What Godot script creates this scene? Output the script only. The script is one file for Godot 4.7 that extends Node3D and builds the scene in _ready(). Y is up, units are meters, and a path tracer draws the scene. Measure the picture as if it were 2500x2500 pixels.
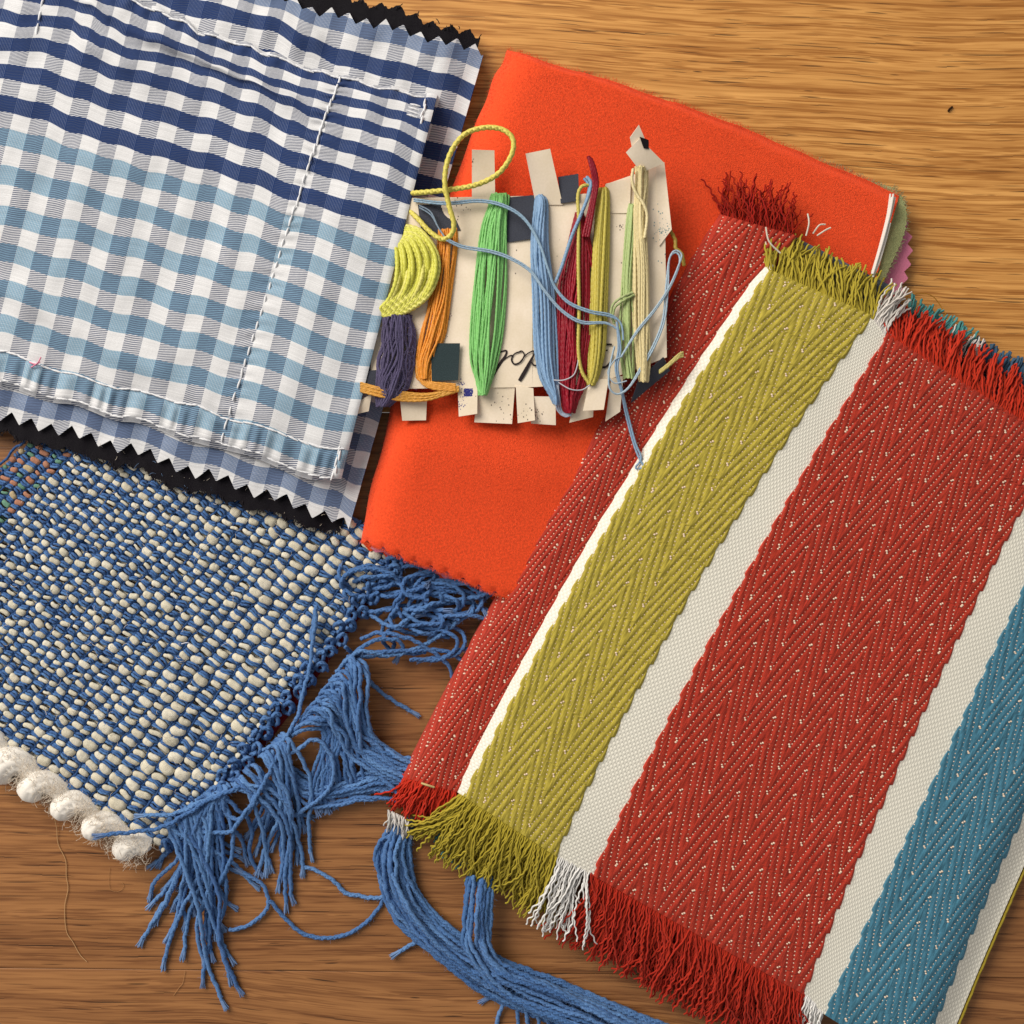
extends Node3D
# Fabric samples, embroidery floss and yarn on an oak table, seen from above.
# Heights are in millimetres above the table; the helper at() turns a point of the
# photograph plus the height of the surface it lies on into a position in metres.

const PX := 0.00015          # metres per photograph pixel on the table
const EYE := 0.40            # height of the camera above the table

class Shape:
	var v := PackedVector3Array()
	var n := PackedVector3Array()
	var c := PackedColorArray()
	var uv := PackedVector2Array()
	var i := PackedInt32Array()

var rng := RandomNumberGenerator.new()
var wob := FastNoiseLite.new()
var M := {}
var used := {}


# ------------------------------------------------------------------ helpers
func at(x: float, y: float, h: float) -> Vector3:
	var k := PX * (EYE - h * 0.001) / EYE
	return Vector3((x - 1250.0) * k, h * 0.001, (y - 1250.0) * k)


func lin(r: float, g: float, b: float) -> Color:
	return Color(r / 255.0, g / 255.0, b / 255.0).srgb_to_linear()


func numbered(called: String) -> String:
	var k: int = used.get(called, 0)
	used[called] = k + 1
	return called if k == 0 else "%s_%03d" % [called, k]


func thing(called: String, label: String, category: String, where := Vector3.ZERO, group := "") -> Node3D:
	var o := Node3D.new()
	o.name = numbered(called)
	o.position = where
	add_child(o)
	o.set_meta("label", label)
	o.set_meta("category", category)
	if group:
		o.set_meta("group", group)
	return o


func mesh_of(s: Shape) -> ArrayMesh:
	var a := []
	a.resize(Mesh.ARRAY_MAX)
	a[Mesh.ARRAY_VERTEX] = s.v
	a[Mesh.ARRAY_NORMAL] = s.n
	if s.c.size() == s.v.size():
		a[Mesh.ARRAY_COLOR] = s.c
	if s.uv.size() == s.v.size():
		a[Mesh.ARRAY_TEX_UV] = s.uv
	a[Mesh.ARRAY_INDEX] = s.i
	var m := ArrayMesh.new()
	m.add_surface_from_arrays(Mesh.PRIMITIVE_TRIANGLES, a)
	return m


func put(called: String, s: Shape, m: Material, parent: Node3D, label := "", kind := "") -> MeshInstance3D:
	var o := MeshInstance3D.new()
	o.name = called
	if parent.position != Vector3.ZERO:
		for k in s.v.size():
			s.v[k] -= parent.position
	o.mesh = mesh_of(s)
	o.material_override = m
	parent.add_child(o, true)
	if label:
		o.set_meta("label", label)
	if kind:
		o.set_meta("kind", kind)
	return o


# a smooth curve through the points, sampled every step metres
func curve(p: PackedVector3Array, step: float) -> PackedVector3Array:
	var out := PackedVector3Array()
	var last := p.size() - 1
	for k in last:
		var a := p[maxi(k - 1, 0)]
		var b := p[k]
		var c := p[k + 1]
		var d := p[mini(k + 2, last)]
		var m := maxi(2, int(ceil(b.distance_to(c) / step)))
		for j in m:
			out.append(b.cubic_interpolate(c, a, d, float(j) / m))
	out.append(p[last])
	return out


# photograph points [x, y, height] to a curve
func path(a: Array, step_px: float) -> PackedVector3Array:
	var p := PackedVector3Array()
	for q in a:
		p.append(at(q[0], q[1], q[2]))
	return curve(p, step_px * PX)


# A yarn along p. plies > 1 gives it that many twisted lobes, pitch metres per turn; rad holds one radius or one for each ring.
func yarn(s: Shape, p: PackedVector3Array, rad: PackedFloat32Array, sides: int, col: Color, plies := 0, pitch := 0.004, depth := 0.24, phase := 0.0, cols := PackedColorArray(), flat := 1.0) -> void:
	var m := p.size()
	if m < 2:
		return
	var base := s.v.size()
	var run := 0.0
	var tint := cols.size() == m
	for k in m:
		var t := (p[mini(k + 1, m - 1)] - p[maxi(k - 1, 0)]).normalized()
		var side := t.cross(Vector3.UP)
		if side.length_squared() < 0.0004:
			side = t.cross(Vector3.RIGHT)
		side = side.normalized()
		var up := side.cross(t)
		var r0 := rad[k] if rad.size() == m else rad[0]
		if k > 0:
			run += p[k].distance_to(p[k - 1])
		var w := TAU / pitch
		var cc := cols[k] if tint else col
		for q in sides:
			var th := TAU * q / sides
			var dir := side * cos(th) + up * sin(th)
			if plies > 0:
				var ang := plies * 0.5 * (th - run * w - phase)
				var ca := cos(ang)
				var r := r0 * (1.0 - depth + depth * absf(ca))
				var dr := -r0 * depth * signf(ca) * sin(ang) * plies * 0.5
				var tang := up * cos(th) - side * sin(th)
				var dn := side * cos(th) * flat + up * sin(th)
				s.v.append(p[k] + (side * cos(th) + up * sin(th) * flat) * r)
				s.n.append((dn - tang * (dr / r) + t * (dr * w)).normalized())
			else:
				s.v.append(p[k] + (side * cos(th) + up * sin(th) * flat) * r0)
				s.n.append((side * cos(th) * flat + up * sin(th)).normalized())
			s.c.append(cc)
	for k in m - 1:
		var o := base + k * sides
		for q in sides:
			var q2 := (q + 1) % sides
			s.i.append_array([o + q, o + q2, o + sides + q, o + q2, o + sides + q2, o + sides + q])
	for e in 2:                                        # rounded-off ends
		var o := base + (0 if e == 0 else (m - 1) * sides)
		var cidx := s.v.size()
		var t := (p[0] - p[1]).normalized() if e == 0 else (p[m - 1] - p[m - 2]).normalized()
		var r0 := rad[0 if e == 0 else m - 1] if rad.size() == m else rad[0]
		s.v.append((p[0] if e == 0 else p[m - 1]) + t * r0 * 0.5)
		s.n.append(t)
		s.c.append((cols[0] if e == 0 else cols[m - 1]) if tint else col)
		for q in sides:
			var q2 := (q + 1) % sides
			if e == 0:
				s.i.append_array([cidx, o + q2, o + q])
			else:
				s.i.append_array([cidx, o + q, o + q2])


func r1(r: float) -> PackedFloat32Array:
	return PackedFloat32Array([r])


# A cloth or paper of real thickness from a grid of upper-face points (w columns, h rows).
func sheet(s: Shape, g: PackedVector3Array, uv: PackedVector2Array, col: PackedColorArray, w: int, h: int, thick: float) -> void:
	var base := s.v.size()
	var nn := PackedVector3Array()
	nn.resize(g.size())
	for j in h:
		for k in w:
			var a := g[j * w + mini(k + 1, w - 1)] - g[j * w + maxi(k - 1, 0)]
			var b := g[mini(j + 1, h - 1) * w + k] - g[maxi(j - 1, 0) * w + k]
			var n := b.cross(a).normalized()
			nn[j * w + k] = n
	s.v.append_array(g)
	s.n.append_array(nn)
	s.uv.append_array(uv)
	s.c.append_array(col)
	var flip := nn[(h / 2) * w + w / 2].y < 0.0
	if flip:
		for k in nn.size():
			s.n[base + k] = -nn[k]
			nn[k] = -nn[k]
	var tri := func(a: int, b: int, c: int) -> void:
		if flip:
			s.i.append_array([a, c, b])
		else:
			s.i.append_array([a, b, c])
	for j in h - 1:
		for k in w - 1:
			var o := base + j * w + k
			tri.call(o, o + 1, o + w)
			tri.call(o + 1, o + w + 1, o + w)
	# rim: down the edge and under
	var ring := PackedInt32Array()
	for k in w - 1: ring.append(k)
	for j in h - 1: ring.append(j * w + w - 1)
	for k in w - 1: ring.append((h - 1) * w + w - 1 - k)
	for j in h - 1: ring.append((h - 1 - j) * w)
	var low := s.v.size()
	var mid := Vector3.ZERO
	for q in ring.size():
		var e := ring[q]
		var along := g[ring[(q + 1) % ring.size()]] - g[ring[(q - 1 + ring.size()) % ring.size()]]
		var outw := along.cross(nn[e]).normalized() * (1.0 if flip else -1.0)
		for lev in 2:
			s.v.append(g[e] - nn[e] * (0.0 if lev == 0 else thick))
			s.n.append(outw)
			s.uv.append(uv[e])
			s.c.append(col[e])
	for q in ring.size():
		var a := low + q * 2
		var b := low + ((q + 1) % ring.size()) * 2
		tri.call(a, a + 1, b)
		tri.call(b, a + 1, b + 1)
	var back := s.v.size()
	for k in g.size():
		s.v.append(g[k] - nn[k] * thick)
		s.n.append(-nn[k])
		s.uv.append(uv[k])
		s.c.append(col[k])
	for j in h - 1:
		for k in w - 1:
			var o := back + j * w + k
			tri.call(o, o + w, o + 1)
			tri.call(o + 1, o + w, o + w + 1)


func hash01(a: int, b: int) -> float:
	return fposmod(sin(a * 127.1 + b * 311.7) * 43758.5453, 1.0)


func poly_y(p: Array, x: float) -> float:             # y of a traced line at x; the ends go on straight
	var m := p.size()
	var k := 0
	while k < m - 2 and x > p[k + 1][0]:
		k += 1
	var a: Array = p[k]
	var b: Array = p[k + 1]
	var f: float = (x - a[0]) / (b[0] - a[0])
	if f < 0.0 or f > 1.0:
		return lerpf(a[1], b[1], f)
	var a0: Array = p[maxi(k - 1, 0)]
	var b1: Array = p[mini(k + 2, m - 1)]
	var ma: float = (b[1] - a0[1]) / (b[0] - a0[0]) * (b[0] - a[0])
	var mb: float = (b1[1] - a[1]) / (b1[0] - a[0]) * (b[0] - a[0])
	var f2 := f * f
	var f3 := f2 * f
	return a[1] * (2.0 * f3 - 3.0 * f2 + 1.0) + ma * (f3 - 2.0 * f2 + f) + b[1] * (3.0 * f2 - 2.0 * f3) + mb * (f3 - f2)


# ------------------------------------------------------------------ materials
func noise_tex(freq: float, size: int, octaves: int, low: float, seed_no: int) -> ImageTexture:
	var f := FastNoiseLite.new()
	f.seed = seed_no
	f.noise_type = FastNoiseLite.TYPE_SIMPLEX_SMOOTH
	f.frequency = freq
	f.fractal_octaves = octaves
	var im := f.get_seamless_image(size, size)
	im.convert(Image.FORMAT_RGB8)
	var d := im.get_data()
	for k in d.size():
		d[k] = int(255.0 * low + (1.0 - low) * d[k])
	return ImageTexture.create_from_image(Image.create_from_data(size, size, false, Image.FORMAT_RGB8, d))


func fibre(rough: float, rim: float, tex: Texture2D, cell: float, bump: Texture2D = null, relief := 0.0, back := 0.0) -> StandardMaterial3D:
	var m := StandardMaterial3D.new()
	m.vertex_color_use_as_albedo = true
	m.roughness = rough
	m.metallic_specular = 0.25
	if rim > 0.0:
		m.rim_enabled = true
		m.rim = rim
		m.rim_tint = 0.7
	if tex:
		m.albedo_texture = tex
		m.uv1_triplanar = true
		m.uv1_scale = Vector3.ONE / cell
	if bump:
		m.heightmap_enabled = true
		m.heightmap_texture = bump
		m.heightmap_scale = relief
	if back > 0.0:
		m.backlight_enabled = true
		m.backlight = Color(back, back, back)
	return m


func wood(seed_no: int, dark: Color, light: Color, pores: float) -> StandardMaterial3D:
	var w := 2048
	var h := 1024
	var f := FastNoiseLite.new()
	f.noise_type = FastNoiseLite.TYPE_SIMPLEX_SMOOTH
	f.fractal_octaves = 3
	var lay := []
	# [columns before stretching, frequency]: long grain, fine grain, pores, broad bands, mottling
	for q in [[54, 0.11], [84, 0.30], [150, 0.2], [26, 0.022], [500, 0.03], [90, 0.05]]:
		f.seed = seed_no + lay.size() * 7
		f.frequency = q[1]
		var im := f.get_image(q[0], h, false, false, true)
		im.convert(Image.FORMAT_L8)
		im.resize(w, h, Image.INTERPOLATE_CUBIC)
		lay.append(im.get_data())
	var g0: PackedByteArray = lay[0]
	var g1: PackedByteArray = lay[1]
	var g2: PackedByteArray = lay[2]
	var g3: PackedByteArray = lay[3]
	var g4: PackedByteArray = lay[4]
	var g5: PackedByteArray = lay[5]
	var out := PackedByteArray()
	out.resize(w * h * 3)
	var bump := PackedByteArray()
	bump.resize(w * h)
	var dr := dark.r * 255.0
	var dg := dark.g * 255.0
	var db := dark.b * 255.0
	var er := (light.r - dark.r) * 255.0
	var eg := (light.g - dark.g) * 255.0
	var eb := (light.b - dark.b) * 255.0
	var cut := 255.0 * (0.40 + 0.12 * pores)
	for k in w * h:
		var m := 0.62 + 0.0016 * (g3[k] - 128) + 0.0010 * (g4[k] - 128) + 0.0014 * (g0[k] - 128) + 0.0012 * (g1[k] - 128)
		m -= 0.50 * clampf((112.0 - g1[k]) * 0.024, 0.0, 1.0) * clampf((170.0 - g5[k]) * 0.012, 0.1, 1.0)
		m -= 0.26 * clampf((104.0 - g0[k]) * 0.02, 0.0, 1.0)
		m = clampf(m, 0.0, 1.0)
		var pore := clampf((cut - g2[k]) * 0.03, 0.0, 1.0) * clampf((155.0 - g5[k]) * 0.02, 0.1, 1.0) * 0.6
		m *= 1.0 - 0.8 * pore
		var o := k * 3
		out[o] = int(dr + er * m)
		out[o + 1] = int(dg + eg * m)
		out[o + 2] = int(db + eb * m)
		bump[k] = int(255.0 * clampf(0.75 + 0.15 * m - 0.7 * pore, 0.0, 1.0))
	var rr := RandomNumberGenerator.new()
	rr.seed = seed_no * 3
	for k in int(900 + 2000 * pores):
		var x0 := rr.randi_range(0, w - 1)
		var y0 := rr.randf_range(2, h - 4)
		var ln := int(rr.randf_range(12, 60) * (1.8 if rr.randf() < 0.2 else 1.0))
		var thick := 2 if rr.randf() < 0.25 else 1
		var deep := rr.randf_range(0.15, 0.6)
		var tilt := rr.randf_range(-0.03, 0.03)
		for e in ln:
			var ff := 1.0 - pow(absf(e / float(ln) * 2.0 - 1.0), 1.6)
			var y1 := int(y0 + tilt * e)
			for q in thick:
				var o := clampi((y1 + q) * w + (x0 + e) % w, 0, w * h - 1)
				var dk := 1.0 - deep * ff
				out[o * 3] = int(out[o * 3] * dk)
				out[o * 3 + 1] = int(out[o * 3 + 1] * dk * (1.0 - 0.05 * ff))
				out[o * 3 + 2] = int(out[o * 3 + 2] * dk * (1.0 - 0.12 * ff))
				bump[o] = int(bump[o] * (1.0 - 0.6 * ff))
	var s := StandardMaterial3D.new()
	s.albedo_texture = ImageTexture.create_from_image(Image.create_from_data(w, h, false, Image.FORMAT_RGB8, out))
	s.roughness = 0.48
	s.metallic_specular = 0.4
	s.heightmap_enabled = true
	s.heightmap_texture = ImageTexture.create_from_image(Image.create_from_data(w, h, false, Image.FORMAT_L8, bump))
	s.heightmap_scale = 0.008
	return s


# woven check: white and slate threads one way, white and row-coloured threads the other. 96 texels to a repeat, 4 repeats wide.
func gingham(rows: int, tint: Callable, seed_no: int) -> StandardMaterial3D:
	var w := 384
	var h := rows * 96
	var d := PackedByteArray()
	d.resize(w * h * 3)
	var bm := PackedByteArray()
	bm.resize(w * h)
	var r := RandomNumberGenerator.new()
	r.seed = seed_no
	var jit := PackedFloat32Array()
	for k in 4096:
		jit.append(r.randf())
	for y in h:
		var row := y / 96
		var blue := (y % 96) >= 24 and (y % 96) < 72
		var weft: Color = tint.call(row) if blue else Color(0.865, 0.868, 0.875)
		var navy := blue and weft.r < 0.3
		var jr := 0.94 + 0.09 * jit[(y * 7) % 4096]
		for x in w:
			var slate := (x % 96) >= 48
			var warp := Color(0.30, 0.33, 0.42) if slate else Color(0.865, 0.868, 0.875)
			var up := false
			if slate:
				up = (y * 3 + x) % 15 < (4 if navy else 7)
			elif navy:
				up = (x % 4 == 0) and (y % 3 == 0)
			elif blue:
				up = (x % 4 == 0) and (y % 5 != 0)
			else:
				up = (x + y) % 2 == 0
			var c := warp if up else weft
			var j := (0.93 + 0.1 * jit[(x * 13 + y * 29) % 4096]) * jr
			var o := (y * w + x) * 3
			d[o] = int(minf(255.0, c.r * 255.0 * j))
			d[o + 1] = int(minf(255.0, c.g * 255.0 * j))
			d[o + 2] = int(minf(255.0, c.b * 255.0 * j))
			bm[y * w + x] = 200 if up else 110 + int(60.0 * jit[(x + y * 3) % 4096])
	var m := StandardMaterial3D.new()
	m.albedo_texture = ImageTexture.create_from_image(Image.create_from_data(w, h, false, Image.FORMAT_RGB8, d))
	m.heightmap_enabled = true
	m.heightmap_texture = ImageTexture.create_from_image(Image.create_from_data(w, h, false, Image.FORMAT_L8, bm))
	m.heightmap_scale = 0.006
	m.roughness = 0.92
	m.metallic_specular = 0.2
	m.rim_enabled = true
	m.rim = 0.15
	m.backlight_enabled = true
	m.backlight = Color(0.12, 0.12, 0.12)
	return m


func make_materials() -> void:
	var fine := noise_tex(0.09, 256, 3, 0.62, 3)
	var hairy := noise_tex(0.2, 256, 3, 0.35, 5)
	M.yarn = fibre(0.92, 0.12, noise_tex(0.12, 256, 3, 0.72, 4), 0.008)
	M.floss = fibre(0.5, 0.0, noise_tex(0.12, 256, 3, 0.78, 6), 0.012)
	M.floss.metallic_specular = 0.4
	M.wool = fibre(0.97, 0.25, noise_tex(0.11, 256, 4, 0.74, 8), 0.012, hairy, 0.03, 0.15)
	M.thread = fibre(0.9, 0.1, noise_tex(0.15, 256, 3, 0.82, 9), 0.006)
	M.felt = fibre(0.98, 0.2, noise_tex(0.05, 512, 5, 0.80, 11), 0.030, noise_tex(0.13, 512, 4, 0.0, 12), 0.032)
	M.blackcloth = fibre(0.96, 0.15, noise_tex(0.15, 256, 3, 0.35, 14), 0.012, noise_tex(0.22, 256, 3, 0.0, 15), 0.05)
	M.plain = fibre(0.92, 0.2, noise_tex(0.2, 256, 3, 0.8, 17), 0.010, noise_tex(0.3, 256, 2, 0.0, 18), 0.02)
	M.tinsel = fibre(0.38, 0.0, noise_tex(0.2, 256, 3, 0.3, 21), 0.004)
	M.tinsel.metallic = 0.25
	M.ink = fibre(0.8, 0.0, null, 1.0)
	M.roving = fibre(0.98, 0.3, noise_tex(0.1, 256, 3, 0.9, 28), 0.02, null, 0.0, 0.3)
	M.tape = fibre(0.7, 0.0, noise_tex(0.1, 256, 4, 0.6, 23), 0.010, noise_tex(0.2, 256, 3, 0.0, 24), 0.01)
	# threads lying side by side, for the twill ribs
	var im := Image.create(128, 128, false, Image.FORMAT_RGB8)
	var bu := Image.create(128, 128, false, Image.FORMAT_L8)
	var r := RandomNumberGenerator.new()
	r.seed = 77
	var tone := []
	for k in 16:
		tone.append(r.randf_range(0.8, 1.0))
	for y in 128:
		for x in 128:
			var q := x / 8
			var e := absf((x % 8) - 3.5) / 4.0
			var n := wob.get_noise_2d(x * 3.0 + q * 50.0, y * 1.6) * 0.14
			var v := clampf(float(tone[q]) + n, 0.0, 1.0)
			im.set_pixel(x, y, Color(v, v, v))
			var b := clampf(1.0 - e * e * 0.9 + n, 0.0, 1.0)
			bu.set_pixel(x, y, Color(b, b, b))
	M.twill = fibre(0.88, 0.2, null, 1.0)
	M.twill.albedo_texture = ImageTexture.create_from_image(im)
	M.twill.heightmap_enabled = true
	M.twill.heightmap_texture = ImageTexture.create_from_image(bu)
	M.twill.heightmap_scale = 0.026
	# plain weave, over and under, for the white stripes
	var wi := Image.create(64, 64, false, Image.FORMAT_L8)
	var wc := Image.create(64, 64, false, Image.FORMAT_RGB8)
	for y in 64:
		for x in 64:
			var cx := x / 8
			var cy := y / 8
			var fx := (x % 8) / 7.0 - 0.5
			var fy := (y % 8) / 7.0 - 0.5
			var over := (cx + cy) % 2 == 0
			var b := (1.0 - 3.0 * fy * fy) * (1.0 if over else 0.55) - fx * fx * 0.8
			wi.set_pixel(x, y, Color(clampf(b, 0, 1), 0, 0))
			var v := 1.0 - 0.10 * r.randf() - (0.0 if over else 0.08)
			wc.set_pixel(x, y, Color(v, v, v * 0.98))
	M.weave = fibre(0.92, 0.2, null, 1.0)
	M.weave.albedo_texture = ImageTexture.create_from_image(wc)
	M.weave.heightmap_enabled = true
	M.weave.heightmap_texture = ImageTexture.create_from_image(wi)
	M.weave.heightmap_scale = 0.022


# ------------------------------------------------------------------ table
func build_table() -> void:
	var table := Node3D.new()
	table.name = "table_top"
	add_child(table)
	table.set_meta("kind", "structure")
	table.set_meta("label", "oak table top of wide boards with dark open grain")
	table.set_meta("category", "table")
	var ma := wood(31, Color8(152, 96, 40), Color8(230, 172, 98), 0.9)
	var mb := wood(57, Color8(112, 70, 38), Color8(172, 120, 72), 0.5)
	# [upper edge, lower edge at the left, slope of the joint, material, slope of the grain, wave]
	var rows := [[-900.0, -330.0, mb, 0.01, 2.0], [-330.0, 1010.0, ma, 0.05, 2.6], [1010.0, 2376.0, mb, 0.004, 1.6], [2376.0, 3400.0, mb, 0.05, 5.0]]
	for q in rows.size():
		var y0: float = rows[q][0]
		var y1: float = rows[q][1]
		var s := Shape.new()
		var w := 181
		var h := 71
		var g := PackedVector3Array()
		var uv := PackedVector2Array()
		var col := PackedColorArray()
		var gap := 0.5
		for j in h:
			for k in w:
				var x := lerpf(-900.0, 3400.0, k / (w - 1.0))
				var f := j / (h - 1.0)
				f = 0.0 if j == 0 else (1.0 if j == h - 1 else clampf((j - 1.0) / (h - 3.0), 0.0, 1.0))
				var edge := j == 0 or j == h - 1
				var yy := lerpf(y0 + gap, y1 - gap, f) + (x - 1250.0) * 0.010
				if j == 1: yy += 2.5
				if j == h - 2: yy -= 2.5
				var p := at(x, yy, 0.0)
				if edge:
					p.y -= 0.00022
				g.append(p)
				var sl: float = rows[q][3]
				var wv: float = rows[q][4]
				var bend := wob.get_noise_2d(x * 0.035 + q * 400.0, yy * 0.03) * wv * 7.0 + wob.get_noise_2d(x * 0.32, yy * 0.5 + q * 90.0) * 1.6
				uv.append(Vector2((x + 900.0) / 4400.0, (yy - (x - 1250.0) * sl + bend) / 1400.0 + 0.24 - 0.72 * (q - 1)))
				col.append(Color.WHITE)
		sheet(s, g, uv, col, w, h, 0.028)
		var o := put("plank", s, rows[q][2], table)
		if q > 0:
			o.name = "plank_%03d" % q


# ------------------------------------------------------------------ blue and cream woven wool
const WQ := [[-450.0, 1560.0], [250.0, 890.0], [375.0, 2062.0], [968.0, 1318.0]]   # row 0 from the loop edge to the hidden edge, then the last row

func weave_px(al: float, be: float) -> Vector2:
	var a := Vector2(WQ[0][0], WQ[0][1]).lerp(Vector2(WQ[1][0], WQ[1][1]), al)
	var b := Vector2(WQ[2][0], WQ[2][1]).lerp(Vector2(WQ[3][0], WQ[3][1]), al)
	var p := a.lerp(b, be)
	p += Vector2(0.6, 0.8) * sin(be * PI) * 10.0
	p.x += wob.get_noise_2d(al * 900.0, be * 900.0) * 7.0
	p.y += wob.get_noise_2d(al * 900.0 + 500.0, be * 900.0) * 7.0
	return p


func weave_h(al: float, be: float) -> float:
	return 3.6 + 0.9 * wob.get_noise_2d(al * 300.0 + 90.0, be * 300.0) - 1.6 * smoothstep(0.8, 1.0, al)


func build_woven() -> Node3D:
	var root := thing("woven_wool_cloth", "handwoven blue and cream nubby wool cloth with a long blue fringe", "cloth", at(300, 1700, 0))
	rng.seed = 41
	# the dark warp cords run up to the right; cream and blue wefts cross them, packed close
	var row_at := PackedFloat32Array()
	var b := 0.0
	while b < 0.985:
		var wide := lerpf(25.0, 40.0, smoothstep(0.35, 1.0, b)) * rng.randf_range(0.88, 1.14)
		row_at.append(b + wide * 0.5 / 945.0)
		b += wide / 945.0
	row_at.append(1.004)
	var nr := row_at.size()
	for k in nr:
		var s := Shape.new()
		var p := PackedVector3Array()
		var be := row_at[k] - (row_at[k] - row_at[k - 1]) * 0.5 if k > 0 else row_at[0] - 0.012
		for q in 220:
			var al := q / 219.0
			var px := weave_px(al, be)
			p.append(at(px.x, px.y, weave_h(al, be) + 0.05))
		yarn(s, p, r1(3.6 * PX), 6, lin(62, 98, 154), 2, 0.003, 0.25, rng.randf() * 6.0)
		put("warp_yarn", s, M.yarn, root)
	var cream := [lin(244, 236, 212), lin(250, 243, 222), lin(236, 228, 204)]
	var blue := [lin(82, 122, 178), lin(68, 106, 162), lin(94, 136, 190), lin(76, 114, 170)]
	var a := 0.004
	var j := 0
	while a < 0.995:
		var fat := rng.randf_range(0.85, 1.15)
		var turn := j % 4
		var is_cream := turn < 2
		var strands := 1 if is_cream else 2
		var lane := (7.6 if is_cream else 6.2) * fat
		for e in strands:
			var s := Shape.new()
			var p := PackedVector3Array()
			var rad := PackedFloat32Array()
			var cols := PackedColorArray()
			var cc: Color = cream[j % 3] if is_cream else blue[(j + e) % 4]
			for k in nr:
				var b0 := row_at[k]
				var b1 := row_at[k + 1] if k + 1 < nr else b0 + 0.03
				for q in 7:
					var f := q / 7.0
					var be := lerpf(b0, b1, f)
					var sgn := 1.0 if (k + j) % 2 == 0 else -1.0
					var up := cos(PI * f) * sgn
					var over := smoothstep(0.05, 0.72, up)
					var kk := k if f < 0.5 else k + 1
					var gap := (b1 - b0) * 945.0
					if is_cream:
						var big := hash01(kk * 11 + 2, j * 3)
						var slub := 0.58 + 0.62 * hash01(kk * 5 + 3, j * 7) + (0.6 if big > 0.93 else 0.0) + 0.2 * wob.get_noise_2d(be * 700.0, j * 90.0)
						rad.append(minf(lerpf(2.8, 7.0, over) * slub * fat * lerpf(1.0, 1.35, smoothstep(26.0, 38.0, gap)), lerpf(11.5, 15.0, smoothstep(26.0, 38.0, gap))) * PX)
						var hue := hash01(kk * 3 + 1, j / 2 + 5)
						cols.append(((lin(196, 140, 112) if hue < 0.5 else (lin(120, 166, 142) if hue < 0.8 else lin(206, 186, 146)))) if kk < 5 else cc * (0.92 + 0.1 * hash01(kk, j)))
					var off := 0.0 if is_cream else (e - 0.5) * lerpf(3.4, 6.4, over)
					var px := weave_px(a + off / 925.0, be)
					p.append(at(px.x, px.y, weave_h(a, be) + (smoothstep(0.0, 0.75, up) * 1.35 - 0.8 if up > 0.0 else -0.8 + up * 0.8) * lerpf(0.95, 1.25, smoothstep(24.0, 40.0, gap)) - (0.0 if is_cream else -0.2)))
			if is_cream:
				yarn(s, p, rad, 9, cc, 3, 0.012, 0.06, rng.randf() * 6.0, cols, 0.72)
			else:
				yarn(s, p, r1(3.7 * PX), 6, cc, 2, 0.0030, 0.26, rng.randf() * 6.0)
			put("weft_yarn", s, M.wool if is_cream else M.yarn, root)
		a += lane / 925.0
		j += 1
	# chunky white wool woven in along the edge
	var s_edge := Shape.new()
	var pe := PackedVector3Array()
	var re := PackedFloat32Array()
	for k in 260:
		var f := k / 259.0
		var base := Vector2(-140, 1752).lerp(Vector2(352, 2078), f)
		var ph := f * 6.6 * TAU
		var hump := 0.5 + 0.5 * sin(ph)
		base += Vector2(-0.55, 0.83) * (4.0 + 17.0 * sin(ph + 0.9))
		base += Vector2(0.83, 0.55) * 16.0 * sin(ph * 1.0 + 2.4)
		pe.append(at(base.x, base.y, 3.6 + 2.6 * hump))
		re.append((25.0 + 11.0 * pow(hump, 0.8) + 5.0 * wob.get_noise_1d(k * 4.0)) * PX * lerpf(1.25, 0.9, smoothstep(0.25, 0.6, f)))
	yarn(s_edge, pe, re, 27, lin(252, 246, 236), 9, 0.045, 0.055)
	put("edge_yarn", s_edge, M.roving, root, "chunky white wool yarn woven along the edge")
	# what lies beneath shows red through the knots of the fringe
	var sb := Shape.new()
	quad_sheet(sb, [[400, 1985], [640, 1760], [850, 1460]], [[424, 2070], [664, 1800], [905, 1470]], 20, 30, func(_u, _v): return 1.0, lin(140, 36, 42), 0.0006)
	put("red_backing", sb, M.plain, root, "dark red cloth backing showing between the fringe knots")
	# loose fibres standing off the wool
	var fz := Shape.new()
	for k in 2300:
		var near_loop := k < 1800
		var x: float
		var y: float
		var h := 4.0
		var dir: Vector2
		if near_loop:
			var f := rng.randf()
			x = lerpf(-20.0, 350.0, f) + rng.randf_range(-35, 35)
			y = lerpf(1835.0, 2090.0, f) + rng.randf_range(-40, 22)
			h = rng.randf_range(3.0, 11.0)
			dir = Vector2(-0.5 + rng.randf_range(-0.9, 0.9), 0.9).normalized()
		else:
			var px := weave_px(rng.randf(), rng.randf())
			x = px.x
			y = px.y
			h = weave_h(0.5, 0.5) + 3.0
			dir = Vector2.from_angle(rng.randf() * TAU)
		var pts := []
		var ln := rng.randf_range(8, 22) * (1.0 if near_loop else 0.7)
		var bendy := rng.randf_range(-0.9, 0.9)
		for e in 4:
			pts.append([x, y, maxf(0.4, h)])
			x += dir.x * ln * 0.5
			y += dir.y * ln * 0.5
			h += rng.randf_range(-1.6, 1.1)
			dir = dir.rotated(bendy)
		yarn(fz, path(pts, 4.0), r1(0.4 * PX), 3, lin(240, 226, 206) if near_loop or k % 3 else lin(120, 150, 190))
	put("loose_fibres", fz, M.thread, root, "", "stuff")
	return root


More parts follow.
